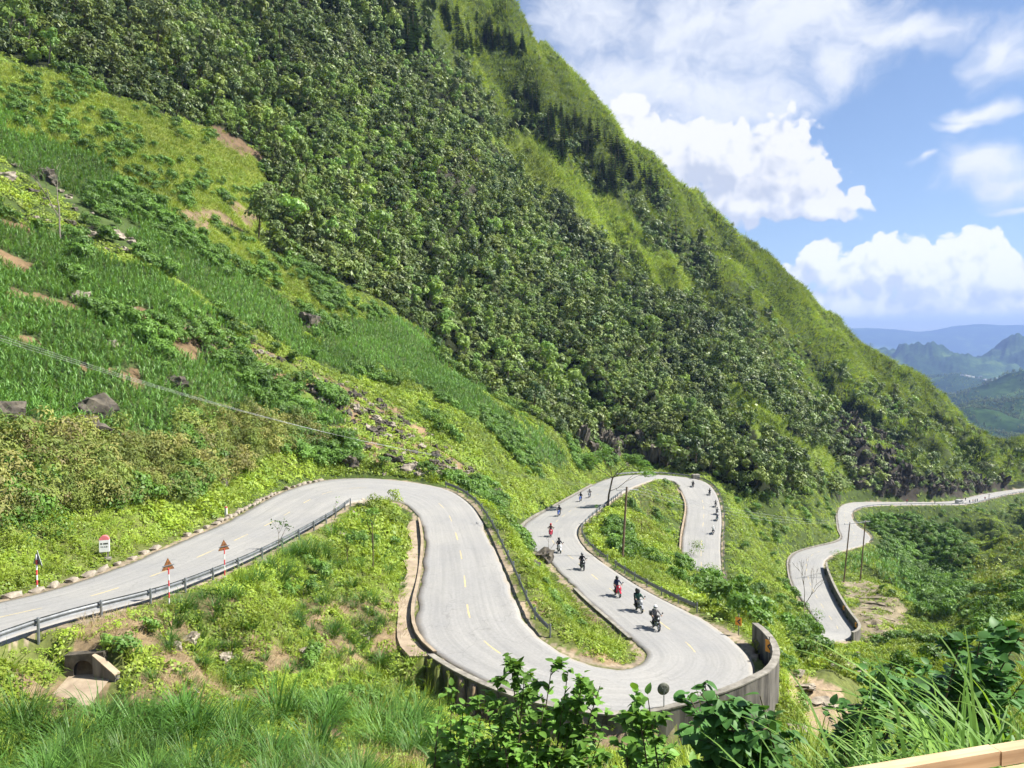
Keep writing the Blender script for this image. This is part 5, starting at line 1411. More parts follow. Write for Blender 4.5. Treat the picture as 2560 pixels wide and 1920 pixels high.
wg.add(vs, [(0,1,5,4),(2,6,7,3),(0,2,3,1),(4,5,7,6),(1,3,7,5)]); wg.build('wing_wall', M['concrete_d'], t)
cp = MB(); vs = []
for q, z in ((a0, 1.124), (a1, .224)):
    for s_ in (-.2, .2): vs += [q + nn_*s_ + Vector((0,0,z)), q + nn_*s_ + Vector((0,0,z+.07))]
cp.add(vs, [(0,1,5,4),(2,6,7,3),(0,2,3,1),(4,5,7,6),(1,3,7,5),(0,4,6,2)]); cp.build('sunlit_wing_coping', M['tan'], t)  # pale strip imitates the sunlit top of the wing wall
ap = MB(); vs = []
for j in range(7):
    for i in range(7):
        x = -.75 + 2.3*i/6; yy = .1 - 3.2*j/6
        vs.append((x, yy, .02 + yy*.10 + .03*mnoise.noise(Vector((x*2, yy*2, 3)))))
ap.add(vs, [(j*7+i, j*7+i+1, j*7+i+8, j*7+i+7) for j in range(6) for i in range(6)]); ap.build('apron', M['tan'], t)
# block at the far loop
p = edge_pt(row_of(53.8), 'L', 1.0); t = MB().box((0,0,.5), (2.3,1.3,1.5), .2).build('concrete_block', M['concrete'], None, False, 'grey concrete block at the outside of the far loop', 'block'); t.location = p
bv = t.modifiers.new('worn', 'BEVEL'); bv.width = .18; bv.segments = 2
# tan terraces below the lower road wall
tt_ = hit(2180, 1520, 110); t = thing('stone_terrace', 'tan stone terrace steps stretching out beside the lower road wall', 'terrace', tt_)
for i, (u0, v0, u1, v1) in enumerate([(2100,1466,2160,1452),(2118,1472,2235,1480),(2128,1486,2225,1497),(2140,1500,2222,1512),(2150,1516,2235,1528),(2150,1536,2232,1548),(2160,1556,2240,1566),(2172,1580,2236,1588),(2178,1604,2226,1610)]):
    a_, b_ = hit(u0, v0, 100), hit(u1, v1, 100)
    if a_ is None or b_ is None: continue
    b = MB(); vs = []; n_ = 9
    d_ = (b_ - a_); s_ = Vector((-d_.y, d_.x, 0)).normalized()
    if s_.y > 0: s_ = -s_
    for k in range(n_):
        c_ = a_.lerp(b_, k/(n_-1)); c_.z = gz(c_)
        w0 = .3*mnoise.noise(Vector((k*.9, i, 0))); w1 = 1.3 + .5*mnoise.noise(Vector((k*.8, i, 5)))
        for w_, z_ in ((w0,-.6),(w0,.22),(w1,.10),(w1+.1,-.7)): vs.append(c_ - tt_ + s_*w_ + Vector((0,0,z_)))
    b.add(vs, [(4*k+j, 4*k+j+1, 4*k+5+j, 4*k+4+j) for k in range(n_-1) for j in range(3)] + [(0,1,2,3), tuple(4*(n_-1)+j for j in (3,2,1,0))])
    b.build('terrace_slab', M['tan_d'], t)
for i, (u, v, w) in enumerate([(2085,1655,60),(2130,1680,80),(1990,1690,60),(2010,1725,90),(2045,1755,90),(2090,1770,70),(2000,1830,60),(2035,1860,60),(2160,1640,50)]):
    boulder(u, v, w, 'flat tan slab of the stream bed right of the hairpin wall', True, 'slabs of the tan stream bed', .28, .12, 25)
# ================================================================== motorcycles and riders
def wheel_parts(x, r, w):
    ty = MB(); n = 22; k = 8; vs = []; fs = []
    for i in range(n):
        a = 6.2832*i/n
        for j in range(k):
            q = 6.2832*j/k; rr = r - .055 + .055*math.cos(q)
            vs.append((x + rr*math.cos(a), w*.5*math.sin(q), r + rr*math.sin(a)))
    for i in range(n):
        for j in range(k): fs.append((i*k+j, i*k+(j+1)%k, ((i+1)%n)*k+(j+1)%k, ((i+1)%n)*k+j))
    ty.add(vs, fs)
    rim = MB().lathe([(.05,-.05),(.05,.05)], 8, 'Y', (x,0,r))
    for i in range(5):
        a = 6.2832*i/5; rim.tube([(x,0,r),(x+(r-.09)*math.cos(a),0,r+(r-.09)*math.sin(a))], .018, 4)
    ring = []
    rim.tube([(x+(r-.1)*math.cos(6.2832*i/18),0,r+(r-.1)*math.sin(6.2832*i/18)) for i in range(19)], .02, 4, 0, False)
    return ty.mesh('tyre', M['rubber'], True), rim.mesh('rim', M['chrome'])
def loft(rings, closed=True):
    """rings: list of (x, half width, z low, z high)"""
    b = MB(); vs = []; n = 10
    for x, w, z0, z1 in rings:
        for j in range(n):
            a = 6.2832*j/n; cz, sz = math.cos(a), math.sin(a)
            vs.append((x, w*math.copysign(abs(cz)**.7, cz), (z0+z1)/2 + (z1-z0)/2*math.copysign(abs(sz)**.7, sz)))
    fs = [(i*n+j, i*n+(j+1)%n, (i+1)*n+(j+1)%n, (i+1)*n+j) for i in range(len(rings)-1) for j in range(n)]
    fs += [tuple(range(n))[::-1], tuple((len(rings)-1)*n+j for j in range(n))]
    b.add(vs, fs); return b
WF, WR = wheel_parts(.66, .30, .10), wheel_parts(-.62, .29, .13)
BIKE_ME = {
 'engine': loft([(-.3,.1,.28,.55),(-.1,.17,.22,.62),(.2,.17,.24,.62),(.36,.08,.3,.55)]).mesh('engine', M['steel_d'], True),
 'frame': (MB().tube([(.42,0,.92),(.1,0,.55),(-.3,0,.5),(-.62,0,.29)], .035, 6).tube([(.42,0,.9),(-.1,0,.72),(-.75,0,.78)], .03, 6)).mesh('frame', M['black']),
 'seat': loft([(.02,.10,.70,.80),(-.2,.15,.70,.82),(-.5,.14,.74,.86),(-.82,.10,.80,.90)]).mesh('seat', M['blackcloth'], True),
 'fork': (MB().tube([(.44,.09,.98),(.66,.09,.30)], .026, 6).tube([(.44,-.09,.98),(.66,-.09,.30)], .026, 6)).mesh('fork', M['chrome']),
 'handlebar': MB().tube([(.30,-.38,1.06),(.38,-.2,1.08),(.42,0,1.04),(.38,.2,1.08),(.30,.38,1.06)], .017, 6).mesh('handlebar', M['black']),
 'exhaust': MB().tube([(.15,-.16,.28),(-.2,-.19,.26),(-.72,-.2,.42)], [.025,.04,.05], 8).mesh('exhaust', M['chrome'], True),
 'headlight': MB().lathe([(.02,-.02),(.085,.0),(.09,.03),(.06,.05)], 12, 'X', (.56,0,.92)).mesh('headlight', M['white'], True),
 'tail_light': MB().box((-.93,0,.80), (.04,.14,.06)).mesh('tail_light', M['red']),
}
MIR = [MB().tube([(.36,s*.28,1.07),(.34,s*.40,1.22)], .01, 4).lathe([(.02,-.012),(.065,-.01),(.065,.012),(.02,.014)], 10, 'X', (.34,s*.42,1.26)).mesh('mirror', M['black']) for s in (-1, 1)]
BODY = {k: None for k in ()}
def body_meshes(mat):
    tank = loft([(.40,.09,.72,.92),(.22,.16,.66,.96),(0,.13,.66,.88),(-.08,.08,.68,.8)]).mesh('tank', mat, True)
    tail = loft([(-.3,.12,.56,.78),(-.6,.12,.62,.83),(-.95,.06,.74,.84)]).mesh('side_panel', mat, True)
    nose = loft([(.36,.14,.62,1.02),(.50,.17,.62,1.05),(.60,.10,.78,1.02)]).mesh('fairing', mat, True)
    fen = MB(); vs = []; n = 9
    for i in range(n):
        a = .35 + 2.2*i/(n-1)
        for w in (-.065, .065): vs.append((.66 + .335*math.cos(a), w, .30 + .335*math.sin(a)))
    fen.add(vs, [(2*i, 2*i+1, 2*i+3, 2*i+2) for i in range(n-1)])
    return [tank, tail, nose, fen.mesh('fender', mat)]
def leg_shield(mat):
    b = MB(); vs = []
    for z, x, w in ((1.02,.40,.16),(.85,.45,.24),(.6,.42,.26),(.36,.28,.24)):
        for s in (-1, 0, 1): vs.append((x - .06*abs(s), s*w, z))
    b.add(vs, [(3*i+j, 3*i+j+1, 3*i+j+4, 3*i+j+3) for i in range(3) for j in range(2)]); return b.mesh('leg_shield', mat)
PAINT = {}
def paint(nm, c, r=.25):
    if nm not in PAINT: PAINT[nm] = solid(nm + '_paint', c, r, 0, .05, 3)
    return PAINT[nm]
BM = {nm: (body_meshes(paint(nm, c)), leg_shield(paint(nm, c))) for nm, c in (('gloss_black',(.02,.02,.022)),('cherry_red',(.55,.02,.05)),('pearl_white',(.75,.75,.75)),('blue',(.05,.12,.5)),('silver',(.3,.31,.33)),('teal',(.03,.35,.38)))}
SCREEN = loft([(.50,.13,1.02,1.2),(.56,.13,1.0,1.12)]).mesh('windscreen', M['black'], True)
BOX = MB().box((-.88,0,1.02), (.34,.40,.30)).mesh('luggage_box', M['black'])
# --- rider: one skinned body
def skin_person(name, joints, links, root, mats, split):
    me = bpy.data.meshes.new(name); me.from_pydata([j[0] for j in joints], links, [])
    o = bpy.data.objects.new(name, me); COL.objects.link(o)
    sk = o.modifiers.new('skin', 'SKIN'); sk.use_smooth_shade = True
    lay = me.skin_vertices[0].data if me.skin_vertices else None
    for i, (p, r) in enumerate(joints):
        lay[i].radius = (r, r) if not isinstance(r, tuple) else r; lay[i].use_root = (i == root)
    sb = o.modifiers.new('sub', 'SUBSURF'); sb.levels = 1; sb.render_levels = 1
    dg = bpy.context.evaluated_depsgraph_get(); dg.update()
    nm = bpy.data.meshes.new_from_object(o.evaluated_get(dg)); nm.name = name
    bpy.data.objects.remove(o)
    nm.materials.clear()
    for m_ in mats: nm.materials.append(m_)
    for p in nm.polygons: p.material_index = split(p.center); p.use_smooth = True
    return nm
def rider_mesh(mats, dx=0.0, arms=True):
    # hip 0, spine, chest, neck, head; arms to grips; legs to pegs
    J = [((-.28+dx,0,.92),(.15,.17)),((-.24+dx,0,1.12),(.14,.17)),((-.16+dx,0,1.33),(.14,.20)),((-.12+dx,0,1.47),.07),((-.08+dx,0,1.60),.10),((-.07+dx,0,1.72),.085)]
    L = [(0,1),(1,2),(2,3),(3,4),(4,5)]
    for s in (-1, 1):
        k = len(J)
        gx = .31 if arms else .05+dx; gy = .36 if arms else .16; gz_ = 1.07 if arms else 1.12
        J += [((-.14+dx,s*.20,1.38),.075),((.03+dx*.6,s*.33,1.16),.058),((gx-.06,s*gy,gz_+.02),.042),((gx+.03,s*gy,gz_),.045)]
        L += [(2,k),(k,k+1),(k+1,k+2),(k+2,k+3)]
        for f in range(4):        # fingers round the grip
            q = len(J); J += [((gx+.06,s*(gy-.035+.022*f),gz_+.005),.014),((gx+.065,s*(gy-.035+.022*f),gz_-.045),.011)]; L += [(k+3,q),(q,q+1)]
        q = len(J); J += [((gx+.0,s*(gy-.05),gz_-.03),.014)]; L += [(k+3,q)]
        k = len(J)
        J += [((-.24+dx,s*.12,.88),.115),((.12+dx,s*.24,.80),.078),((-.06+dx,s*.22,.42),.055),((.08+dx,s*.22,.34),.05),((.17+dx,s*.22,.33),.035)]
        L += [(0,k),(k,k+1),(k+1,k+2),(k+2,k+3),(k+3,k+4)]
    def split(c):
        if c.z > 1.5 and abs(c.y) < .15: return 2
        if c.z < .88 or (c.z < .98 and abs(c.y) < .2 and not (c.x > .2+dx)): return 1
        if arms and c.x > .26: return 2
        return 0
    return skin_person('rider', J, L, 0, mats, split)
cloth = lambda nm, c: solid(nm, c, .9, 0, .25, 12, .2)
JK = {'black': cloth('black_jacket', (.02,.02,.024)), 'grey': cloth('grey_jacket', (.16,.15,.15)), 'navy': cloth('navy_jacket', (.02,.03,.07)), 'brown': cloth('brown_jacket', (.11,.07,.05)), 'green': cloth('green_jacket', (.03,.08,.06)), 'white': cloth('white_jacket', (.6,.6,.6)), 'red': cloth('red_jacket', (.35,.05,.04))}
TR = cloth('dark_trousers', (.025,.027,.035))
RID = {k: rider_mesh([JK[k], TR, M['skin']]) for k in JK}
PIL = rider_mesh([JK['black'], TR, M['skin']], -.38, False)
HEL = MB().lathe([(.07,-.17),(.125,-.14),(.145,-.04),(.145,.04),(.125,.11),(.08,.16),(.02,.18)], 14, 'Z', (0,0,0))
HELM = {k: HEL.mesh('helmet', solid(k + '_helmet', c, .3, 0, .05, 3), True) for k, c in (('black',(.02,.02,.02)),('white',(.7,.7,.7)),('red',(.4,.03,.03)),('grey',(.2,.2,.21)))}
VIS_ = MB().lathe([(.10,-.045),(.15,-.03),(.15,.03),(.12,.05)], 14, 'Z', (0.012,0,.0)).mesh('visor', M['black'], True)
PACK = loft([(-.5,.12,1.02,1.42),(-.42,.17,1.0,1.48),(-.32,.16,1.02,1.46)]).mesh('backpack', M['blackcloth'], True)
def bike(u, v, col, jacket, helm, label, rlabel, scooter=False, screen=False, box=False, pillion=None, pack=False, lean=0.0, turn=0.0, yaw=None):
    # stand the machine on the road surface under the picture point
    best = None
    for r in range(row_of(22), row_of(62)):
        c_ = RM[r]; uu, vv = pix(*c_); d_ = (uu-u)**2 + ((vv-v)*1.5)**2
        if best is None or d_ < best[0]: best = (d_, r)
    r = best[1]
    bt = min(np.linspace(.06, .94, 45), key=lambda q: (pix(*road_pt(r, q))[0]-u)**2 + (pix(*road_pt(r, q))[1]-v)**2)
    for rr in range(max(1, r-8), min(RN-1, r+9)):
        for q in np.linspace(.06, .94, 45):
            pu, pv_ = pix(*road_pt(rr, q)); d_ = (pu-u)**2 + (pv_-v)**2
            if d_ < best[0]: best = (d_, rr, q)
    if len(best) == 3: r, bt = best[1], best[2]
    p = road_pt(r, bt, .004)
    d = RM[max(r-3,0)] - RM[min(r+3,RN-1)]
    yw = math.atan2(d[1], d[0]) + turn; slope = -math.atan2(d[2], math.hypot(d[0], d[1]))
    def place(o):
        o.location = p; o.rotation_euler = (lean, slope, yw)
    t = thing('motorcycle', label, 'motorcycle', p, 0, 'motorcycles on the road'); place(t)
    for W in (WF, WR):
        w_ = link('wheel', W[0], t); link('rim', W[1], w_)
    for k, me_ in BIKE_ME.items(): link(k, me_, t)
    for m_ in MIR: link('mirror', m_, t)
    bms, sh = BM[col]
    for m_ in bms: link(m_.name.split('.')[0], m_, t)
    if scooter: link('leg_shield', sh, t)
    if screen: link('windscreen', SCREEN, t)
    if box: link('luggage_box', BOX, t)
    def person(me_, dx, lab, hl):
        q = thing('person', lab, 'person', p, 0, 'riders on the road'); place(q)
        bd = link('body', me_, q)
        hm_ = link('helmet', HELM[hl], q); hm_.location = (-.065+dx, 0, 1.66); hm_.rotation_euler = (0, .15, 0)
        vz = link('visor', VIS_, hm_)
        if pack: link('backpack', PACK, q).location = (dx, 0, 0)
    person(RID[jacket], 0, rlabel, helm)
    if pillion: person(PIL, -.38, pillion, 'black')
bike(1640,1572,'gloss_black','grey','white','black touring motorcycle leading the line, nearest the hairpin','rider with a pale helmet and grey sleeves on the leading motorcycle',screen=True,box=True,pack=True)
bike(1600,1530,'silver','green','black','grey and black motorcycle carrying two people, second in the line','rider in dark green on the second motorcycle, with a passenger',pillion='passenger in black behind the green jacketed rider')
bike(1544,1490,'cherry_red','navy','black','red scooter with a bright front, third in the line','rider in navy on the bright red scooter',scooter=True,pack=True)
bike(1455,1423,'gloss_black','black','grey','black motorcycle passing the gap between two guardrails','rider in black passing the gap between two guardrails',screen=True)
bike(1398,1380,'pearl_white','black','black','white scooter in the bend beside the black boulder','rider in black on the white scooter by the black boulder',scooter=True)
bike(1378,1342,'cherry_red','brown','red','dark red scooter in the middle of the bend','rider in brown on the dark red scooter in the bend',scooter=True)
bike(1398,1290,'blue','black','black','blue and white motorcycle just past the tree shadow','rider in black just past the tree shadow',screen=True)
bike(1450,1253,'blue','black','black','blue motorcycle on the kerb side above the tree shadow','rider in black on the kerb side above the tree shadow')
bike(1475,1244,'silver','grey','grey','grey motorcycle on the road side above the tree shadow','rider in grey on the road side above the tree shadow')
bike(1732,1215,'gloss_black','black','grey','black motorcycle broadside at the top of the far loop','rider in black broadside at the top of the far loop',box=True)
bike(1774,1238,'gloss_black','black','black','black motorcycle second from the top of the far loop','rider in black second from the top of the far loop')
bike(1789,1266,'silver','grey','grey','grey motorcycle third from the top of the far loop','rider in grey third from the top of the far loop')
bike(1793,1284,'gloss_black','navy','black','black motorcycle right behind the teal one on the far loop','rider in navy right behind the teal motorcycle',pack=True)
bike(1792,1300,'teal','navy','white','teal motorcycle on the far loop by the guardrail','rider in navy on the teal motorcycle')
bike(1783,1335,'pearl_white','white','white','white motorcycle lowest on the far loop','rider in white lowest on the far loop',scooter=True)
# people and van on the far road
def stand_mesh(mats):
    J = [((0,0,.92),(.14,.16)),((0,0,1.15),(.12,.16)),((0,0,1.38),(.12,.19)),((0,0,1.5),.06),((.02,0,1.62),.09),((.02,0,1.72),.07)]; L = [(0,1),(1,2),(2,3),(3,4),(4,5)]
    for s in (-1, 1):
        k = len(J); J += [((0,s*.19,1.38),.07),((-.02,s*.25,1.12),.05),((.08,s*.24,.88),.04),((.1,s*.24,.80),.04)]; L += [(2,k),(k,k+1),(k+1,k+2),(k+2,k+3)]
        k = len(J); J += [((0,s*.10,.88),.10),((.02,s*.11,.48),.07),((-.02,s*.12,.08),.05),((.12,s*.13,.05),.04)]; L += [(0,k),(k,k+1),(k+1,k+2),(k+2,k+3)]
    return skin_person('stander', J, L, 0, mats, lambda c: 2 if (c.z > 1.5 and abs(c.y) < .14) else (1 if c.z < .92 else 0))
SM = [stand_mesh([JK[k], TR, M['skin']]) for k in ('black', 'navy', 'red')]
HAIR = MB().lathe([(.10,-.08),(.115,.0),(.09,.08),(.02,.11)], 10, 'Z').mesh('hair', M['black'], True)
def far_pt(u, v):
    best = min(((pix(*road_pt(r, q))[0]-u)**2 + (3*(pix(*road_pt(r, q))[1]-v))**2, r, q) for r in range(row_of(NS2+14), RN-2) for q in np.linspace(.05,.95,12))
    return road_pt(best[1], best[2], .004), best[1]
for i, (u, v, l) in enumerate([(2414,1252,'small standing figure at the foot of the cliff beyond the van'),(2424,1258,'first dark figure standing right of the van'),(2432,1257,'second dark figure standing right of the van'),(2440,1257,'third dark figure standing right of the van'),(2446,1256,'figure beside the parked bikes right of the van'),(2461,1250,'figure by the guardrail near the small distant pole'),(2266,1257,'tiny figure under the cliff far left of the van'),(2336,1260,'tiny dark figure on the road left of the van')]):
    p, r = far_pt(u, v); t = thing('person', l, 'person', p, R3.uniform(0,6.28), 'people standing on the far road')
    link('body', SM[i % 3] if i != 6 else SM[2], t); link('hair', HAIR, t).location = (.01,0,1.72)
p, r = far_pt(2397, 1259); d = RM[r+2] - RM[r-2]
t = thing('van', 'grey van parked on the far road under the cliff', 'van', p, math.atan2(d[1], d[0]))
vg = solid('van_paint', (.42,.42,.41), .35, .2, .08, 2); gl = solid('van_glass', (.03,.035,.04), .1, 0, .1, 2)
bd = MB().prism([(-2.4,.35),(2.35,.35),(2.4,.95),(1.75,1.15),(1.0,1.95),(-2.3,2.0),(-2.45,1.1)], -.92, .92).build('body', vg, t)
for s in (-1, 1):
    for x0, x1, k in ((-2.15,-1.1,.0),(-1.0,-.05,.0),(.05,.95,.25)): MB().prism([(x0,1.2),(x1+k,1.2),(x1,1.75),(x0,1.78)], s*.921, s*.93).build('window', gl, bd)
    MB().box((2.36,s*.62,.82), (.06,.3,.18)).build('headlight', M['white'], t)
MB().add([(1.05,-.8,1.93),(1.05,.8,1.93),(1.77,.8,1.17),(1.77,-.8,1.17)], [(0,1,2,3)]).build('windscreen', gl, t)
VW = MB().lathe([(.12,-.11),(.33,-.11),(.33,.11),(.12,.11)], 16, 'Y', (0,0,0)).mesh('wheel', M['rubber'])
for x in (-1.5, 1.5):
    for s in (-1, 1): link('wheel', VW, t).location = (x, s*.84, .33)
# ================================================================== foreground plants and the lookout ledge
RF = random.Random(41)
def leaf_mesh(mat, heart=.0, fold=.18, curl=.12):
    """broad pointed leaf, unit length along +X, slightly folded and curled"""
    b = MB(); n = 6; vs = []
    for i in range(n + 1):
        t = i / n; w = (.34 + heart) * math.sin(math.pi * min(1, t*.92 + .08)) ** .75 * (1 - .35*t) if 0 < i < n else 0.0
        z = -curl * (t*t)
        vs += [(t, -w, z + w*fold), (t, 0, z), (t, w, z + w*fold)]
    fs = []
    for i in range(n):
        for j in range(2): fs.append((3*i+j, 3*i+j+1, 3*i+4+j, 3*i+3+j))
    b.add(vs, fs); return b.mesh('leaf', mat, True)
def leafy(label, base, stems, leafL, mat, parts, heart=0.0, per=26, spread=.16, name='leafy_bush', cat='bush'):
    """stems: list of top offsets; leaves set along the upper two thirds of every twig"""
    t = thing(name, label, cat, base)
    lm = [leaf_mesh(M[mat], heart, RF.uniform(.1,.28), RF.uniform(.05,.35)) for _ in range(4)]
    st = MB(); spots = []
    for tip in stems:
        tip = Vector(tip); mid = tip*.5 + Vector((RF.uniform(-.15,.15), RF.uniform(-.15,.15), .08))
        root = Vector((tip.x*.25, tip.y*.25, -.3))
        st.tube([root, mid, tip], [.018, .012, .005], 5)
        for k in range(9):
            f = RF.uniform(.2, .97); p0 = (root.lerp(mid, f*2) if f < .5 else mid.lerp(tip, f*2-1))
            d = rv(); d.z = abs(d.z)*.6 + .1; e = p0 + d.normalized() * RF.uniform(.25, .62) * (1.35 - f)
            st.tube([p0, e], [.007, .003], 4, 0, False)
            for q in range(per // 11): spots.append((p0.lerp(e, RF.uniform(.25, 1.05)), (e-p0).normalized()))
        for q in range(per // 6):
            f = RF.uniform(.35, 1.02); p0 = (root.lerp(mid, f*2) if f < .5 else mid.lerp(tip, f*2-1)); spots.append((p0, (tip-mid).normalized()))
    st.build('stem', M['bark'], t)
    rest = MB(); RF.shuffle(spots)
    spots.sort(key=lambda s: (base.y + s[0].y) - .8*s[0].z)
    for i, (p, d) in enumerate(spots):
        o = rv(); dirn = (d*.5 + Vector((o.x, o.y, o.z*.4 - .25))).normalized(); L = leafL*RF.uniform(.6, 1.25)
        up = (Vector((0,0,1)) + rv()*.55)
        x = dirn; y = up.cross(x).normalized(); z = x.cross(y)
        mt = Matrix((x, y, z)).transposed()
        if i < parts:
            lf = link('leaf', lm[i % 4], t); mm = mt.to_4x4(); mm.translation = p; lf.matrix_local = mm @ Matrix.Diagonal((L, L, L, 1))
        else:
            me_ = lm[i % 4]
            rest.add([mt @ (v_.co * L) + p for v_ in me_.vertices], [tuple(f.vertices) for f in me_.polygons])
    if rest.v:
        o = rest.build('foliage', M[mat], t, True); o['kind'] = 'stuff'
    return t
def gpt(x, y): return Vector((x, y, float(zi(np.array([x]), np.array([y]))[0])))
def stems_to(base, targets, d):
    out = []
    for u, v in targets:
        p = Vector(at_d(u, v, d + RF.uniform(-.5,.5))); out.append(p - base)
    return out
b1 = gpt(.1, 9.2)
leafy('big leafy bush rising in the middle of the bottom edge', b1, stems_to(b1, [(1275,1642),(1240,1690),(1310,1700),(1380,1665),(1420,1680),(1460,1690),(1500,1715),(1360,1760),(1290,1780),(1220,1790),(1440,1770),(1520,1780),(1180,1830),(1330,1850),(1420,1850),(1500,1850),(1250,1870),(1140,1890),(1370,1900),(1450,1905),(1300,1920),(1200,1930),(1530,1920)], 9.2), .118, 'bush', 290, .03, 290)
b1b = gpt(-1.0, 9.8)
leafy('lower leafy bush spreading left of the big one, before the dark wall', b1b, stems_to(b1b, [(1130,1720),(1160,1760),(1190,1790),(1215,1760),(1100,1745),(1170,1800),(1150,1850),(1120,1880),(1190,1870)], 9.8), .11, 'bush', 110, .02, 210)
b2 = gpt(1.75, 8.0)
leafy('leafy bush with rounded leaves under the traffic mirror', b2, stems_to(b2, [(1590,1735),(1620,1745),(1570,1790),(1610,1830),(1640,1850),(1560,1860),(1590,1900),(1660,1890)], 8.0), .115, 'bush', 110, .05, 210)
b3 = gpt(2.55, 7.2)
leafy('dark bush with heart shaped leaves right of the traffic mirror', b3, stems_to(b3, [(1720,1738),(1750,1730),(1790,1735),(1830,1745),(1770,1780),(1810,1790),(1850,1780),(1740,1820),(1790,1850),(1840,1840),(1890,1830),(1760,1890),(1820,1900),(1880,1890),(1920,1800),(1900,1740)], 7.2), .13, 'vine', 160, .09, 150)
b4 = gpt(4.6, 8.2)
leafy('dark broad leaved creeper heap at the right edge', b4, stems_to(b4, [(2520,1565),(2490,1580),(2550,1590),(2450,1600),(2400,1610),(2430,1640),(2480,1650),(2540,1660),(2390,1650),(2560,1700),(2460,1700),(2520,1720),(2420,1680)], 8.0), .15, 'vine', 150, .1, 130)
b5 = gpt(4.0, 9.5)
leafy('low creeper heap behind the tall grass, nearer the tan slabs', b5, stems_to(b5, [(2190,1680),(2230,1665),(2270,1670),(2320,1665),(2210,1720),(2260,1715),(2310,1720),(2360,1700),(2180,1710)], 9.5), .14, 'vine', 90, .1, 120)
# wide bladed grasses, nearest first
def blade_mesh(L, lean, droop, w, mat, tw):
    b = MB(); blade(b, (0,0,0), 0.0, L, lean, droop, w, 7, 0, tw); return b.mesh('blade', mat, True)
BLS = [blade_mesh(RF.uniform(.85,1.15), RF.uniform(.1,.5), RF.uniform(.8,2.0), RF.uniform(.020,.034), M['wide_grass'], RF.uniform(-.7,.7)) for _ in range(9)]
def wide_grass(x, y, H, n, parts, label, group):
    base = gpt(x, y); t = thing('wide_grass', label, 'grass clump', base, 0, group); rest = MB()
    for i in range(n):
        a = RF.uniform(0, 6.28); q = .28*math.sqrt(RF.random()); zz = RF.random()**1.4 * H*.55; L = H*RF.uniform(.45,.9)
        loc = Vector((q*math.cos(a), q*math.sin(a), zz - .1)); me_ = BLS[RF.randrange(9)]; rz = RF.uniform(0, 6.28)
        if i < parts:
            o = link('blade', me_, t); o.location = loc; o.rotation_euler = (0,0,rz); o.scale = (L, L*RF.uniform(.8,1.5), L)
        else:
            mt = Matrix.Rotation(rz, 3, 'Z'); rest.add([mt @ (v_.co*L) + loc for v_ in me_.vertices], [tuple(f.vertices) for f in me_.polygons])
    for k in range(5): rest.tube([(RF.uniform(-.15,.15),RF.uniform(-.15,.15),-.2),(RF.uniform(-.2,.2),RF.uniform(-.2,.2),H*.7)], [.011,.005], 4)
    if rest.v: o = rest.build('stems_and_blades', M['wide_grass'], t, True); o['kind'] = 'stuff'
WG = [(1700,4.8,1.0),(1800,4.6,1.05),(1900,5.0,1.1),(2000,4.8,1.0),(2080,5.2,1.15),(2150,4.6,1.1),(2190,4.4,1.5),(2260,4.6,1.25),(2330,5.0,1.3),(2390,4.4,1.25),(2450,4.7,1.55),(2500,4.2,1.6),(2560,4.6,1.8),(2620,4.2,1.8),(2060,3.8,.8),(2200,3.6,.9),(2340,3.6,1.0),(2480,3.5,1.2),(2600,3.4,1.3),(1960,3.9,.75),(1840,4.0,.7),(2420,5.8,1.6),(2540,5.9,1.9),(2280,6.0,1.3)]
for i, (u, y, H) in enumerate(WG):
    wide_grass((u-CU)/FPX*y, y, H*.88, 90, 22 if i < 16 else 0, 'clump of tall wide bladed grass in the growth before the timber ledge', 'tall grass clumps before the timber ledge')
x, y, z = cand(2.6, 14, .30, -.2, .95); k = (x/y > .12) & (y > 3.2)
PC['wild'] = protos('wild_grass', [p_clump(600+i, 34, .75, .16, .012, .5, 1.2, 4) for i in range(4)], [M['wide_grass']])
pass
scatter('near_wild_grass', PC['wild'], P3(x,y,z,k), RNG.uniform(.7,1.25,k.sum()), 'fine wild grass filling the slope under the lookout', 'grass', .15)
x, y, z = cand(8, 30, .42, -.8, .9); rd_ = rdist(x, y); k = (rd_ > 2.0) & (x/y > .08)
scatter('near_slope_grass', PC['gn'], P3(x,y,z,k), RNG.uniform(.9,1.8,k.sum()), 'rank grass on the slope just below the lookout', 'grass', .2)
# timber ledge
m, nt, out = new_mat('sawn_timber')
tc = N(nt, 'ShaderNodeTexCoord'); mp = N(nt, 'ShaderNodeMapping'); mp.inputs['Scale'].default_value = (1.2, 26, 26); nt.links.new(tc.outputs['Object'], mp.inputs[0])
c = ramp(nt, tex_noise(nt, mp.outputs[0], 1.0, 6, .65), [(.3, (.30,.19,.10)), (.5, (.46,.33,.20)), (.7, (.58,.45,.30))]).outputs[0]
c = mixc(nt, c, ramp(nt, tex_noise(nt, tc.outputs['Object'], 3.0, 4), [(.3,(.8,.76,.7)),(.7,(1.12,1.1,1.06))]).outputs[0], 1.0, 'MULTIPLY')
p = N(nt, 'ShaderNodeBsdfPrincipled'); p.inputs['Roughness'].default_value = .8; nt.links.new(c, p.inputs['Base Color']); nt.links.new(p.outputs[0], out.inputs[0]); M['timber'] = m
A_, B_ = Vector(at_d(2085, 1925, 2.40)), Vector(at_d(2560, 1846, 2.66))
A_.z = B_.z = (A_.z + B_.z) / 2
A_ = Vector(at_z(2085, 1925, A_.z)); B_ = Vector(at_z(2560, 1846, A_.z))
dr = (B_ - A_).normalized(); ang = math.atan2(dr.y, dr.x)
t = thing('timber_ledge', 'pale sawn timber ledge with a rail beam in the bottom right corner', 'timber ledge', A_, ang)
MB().box((.31,-.024,-.025), (.62,.048,.05)).build('rail_beam', M['timber'], t); MB().box((1.32,-.026,-.027), (1.39,.048,.05)).build('rail_beam', M['timber'], t)
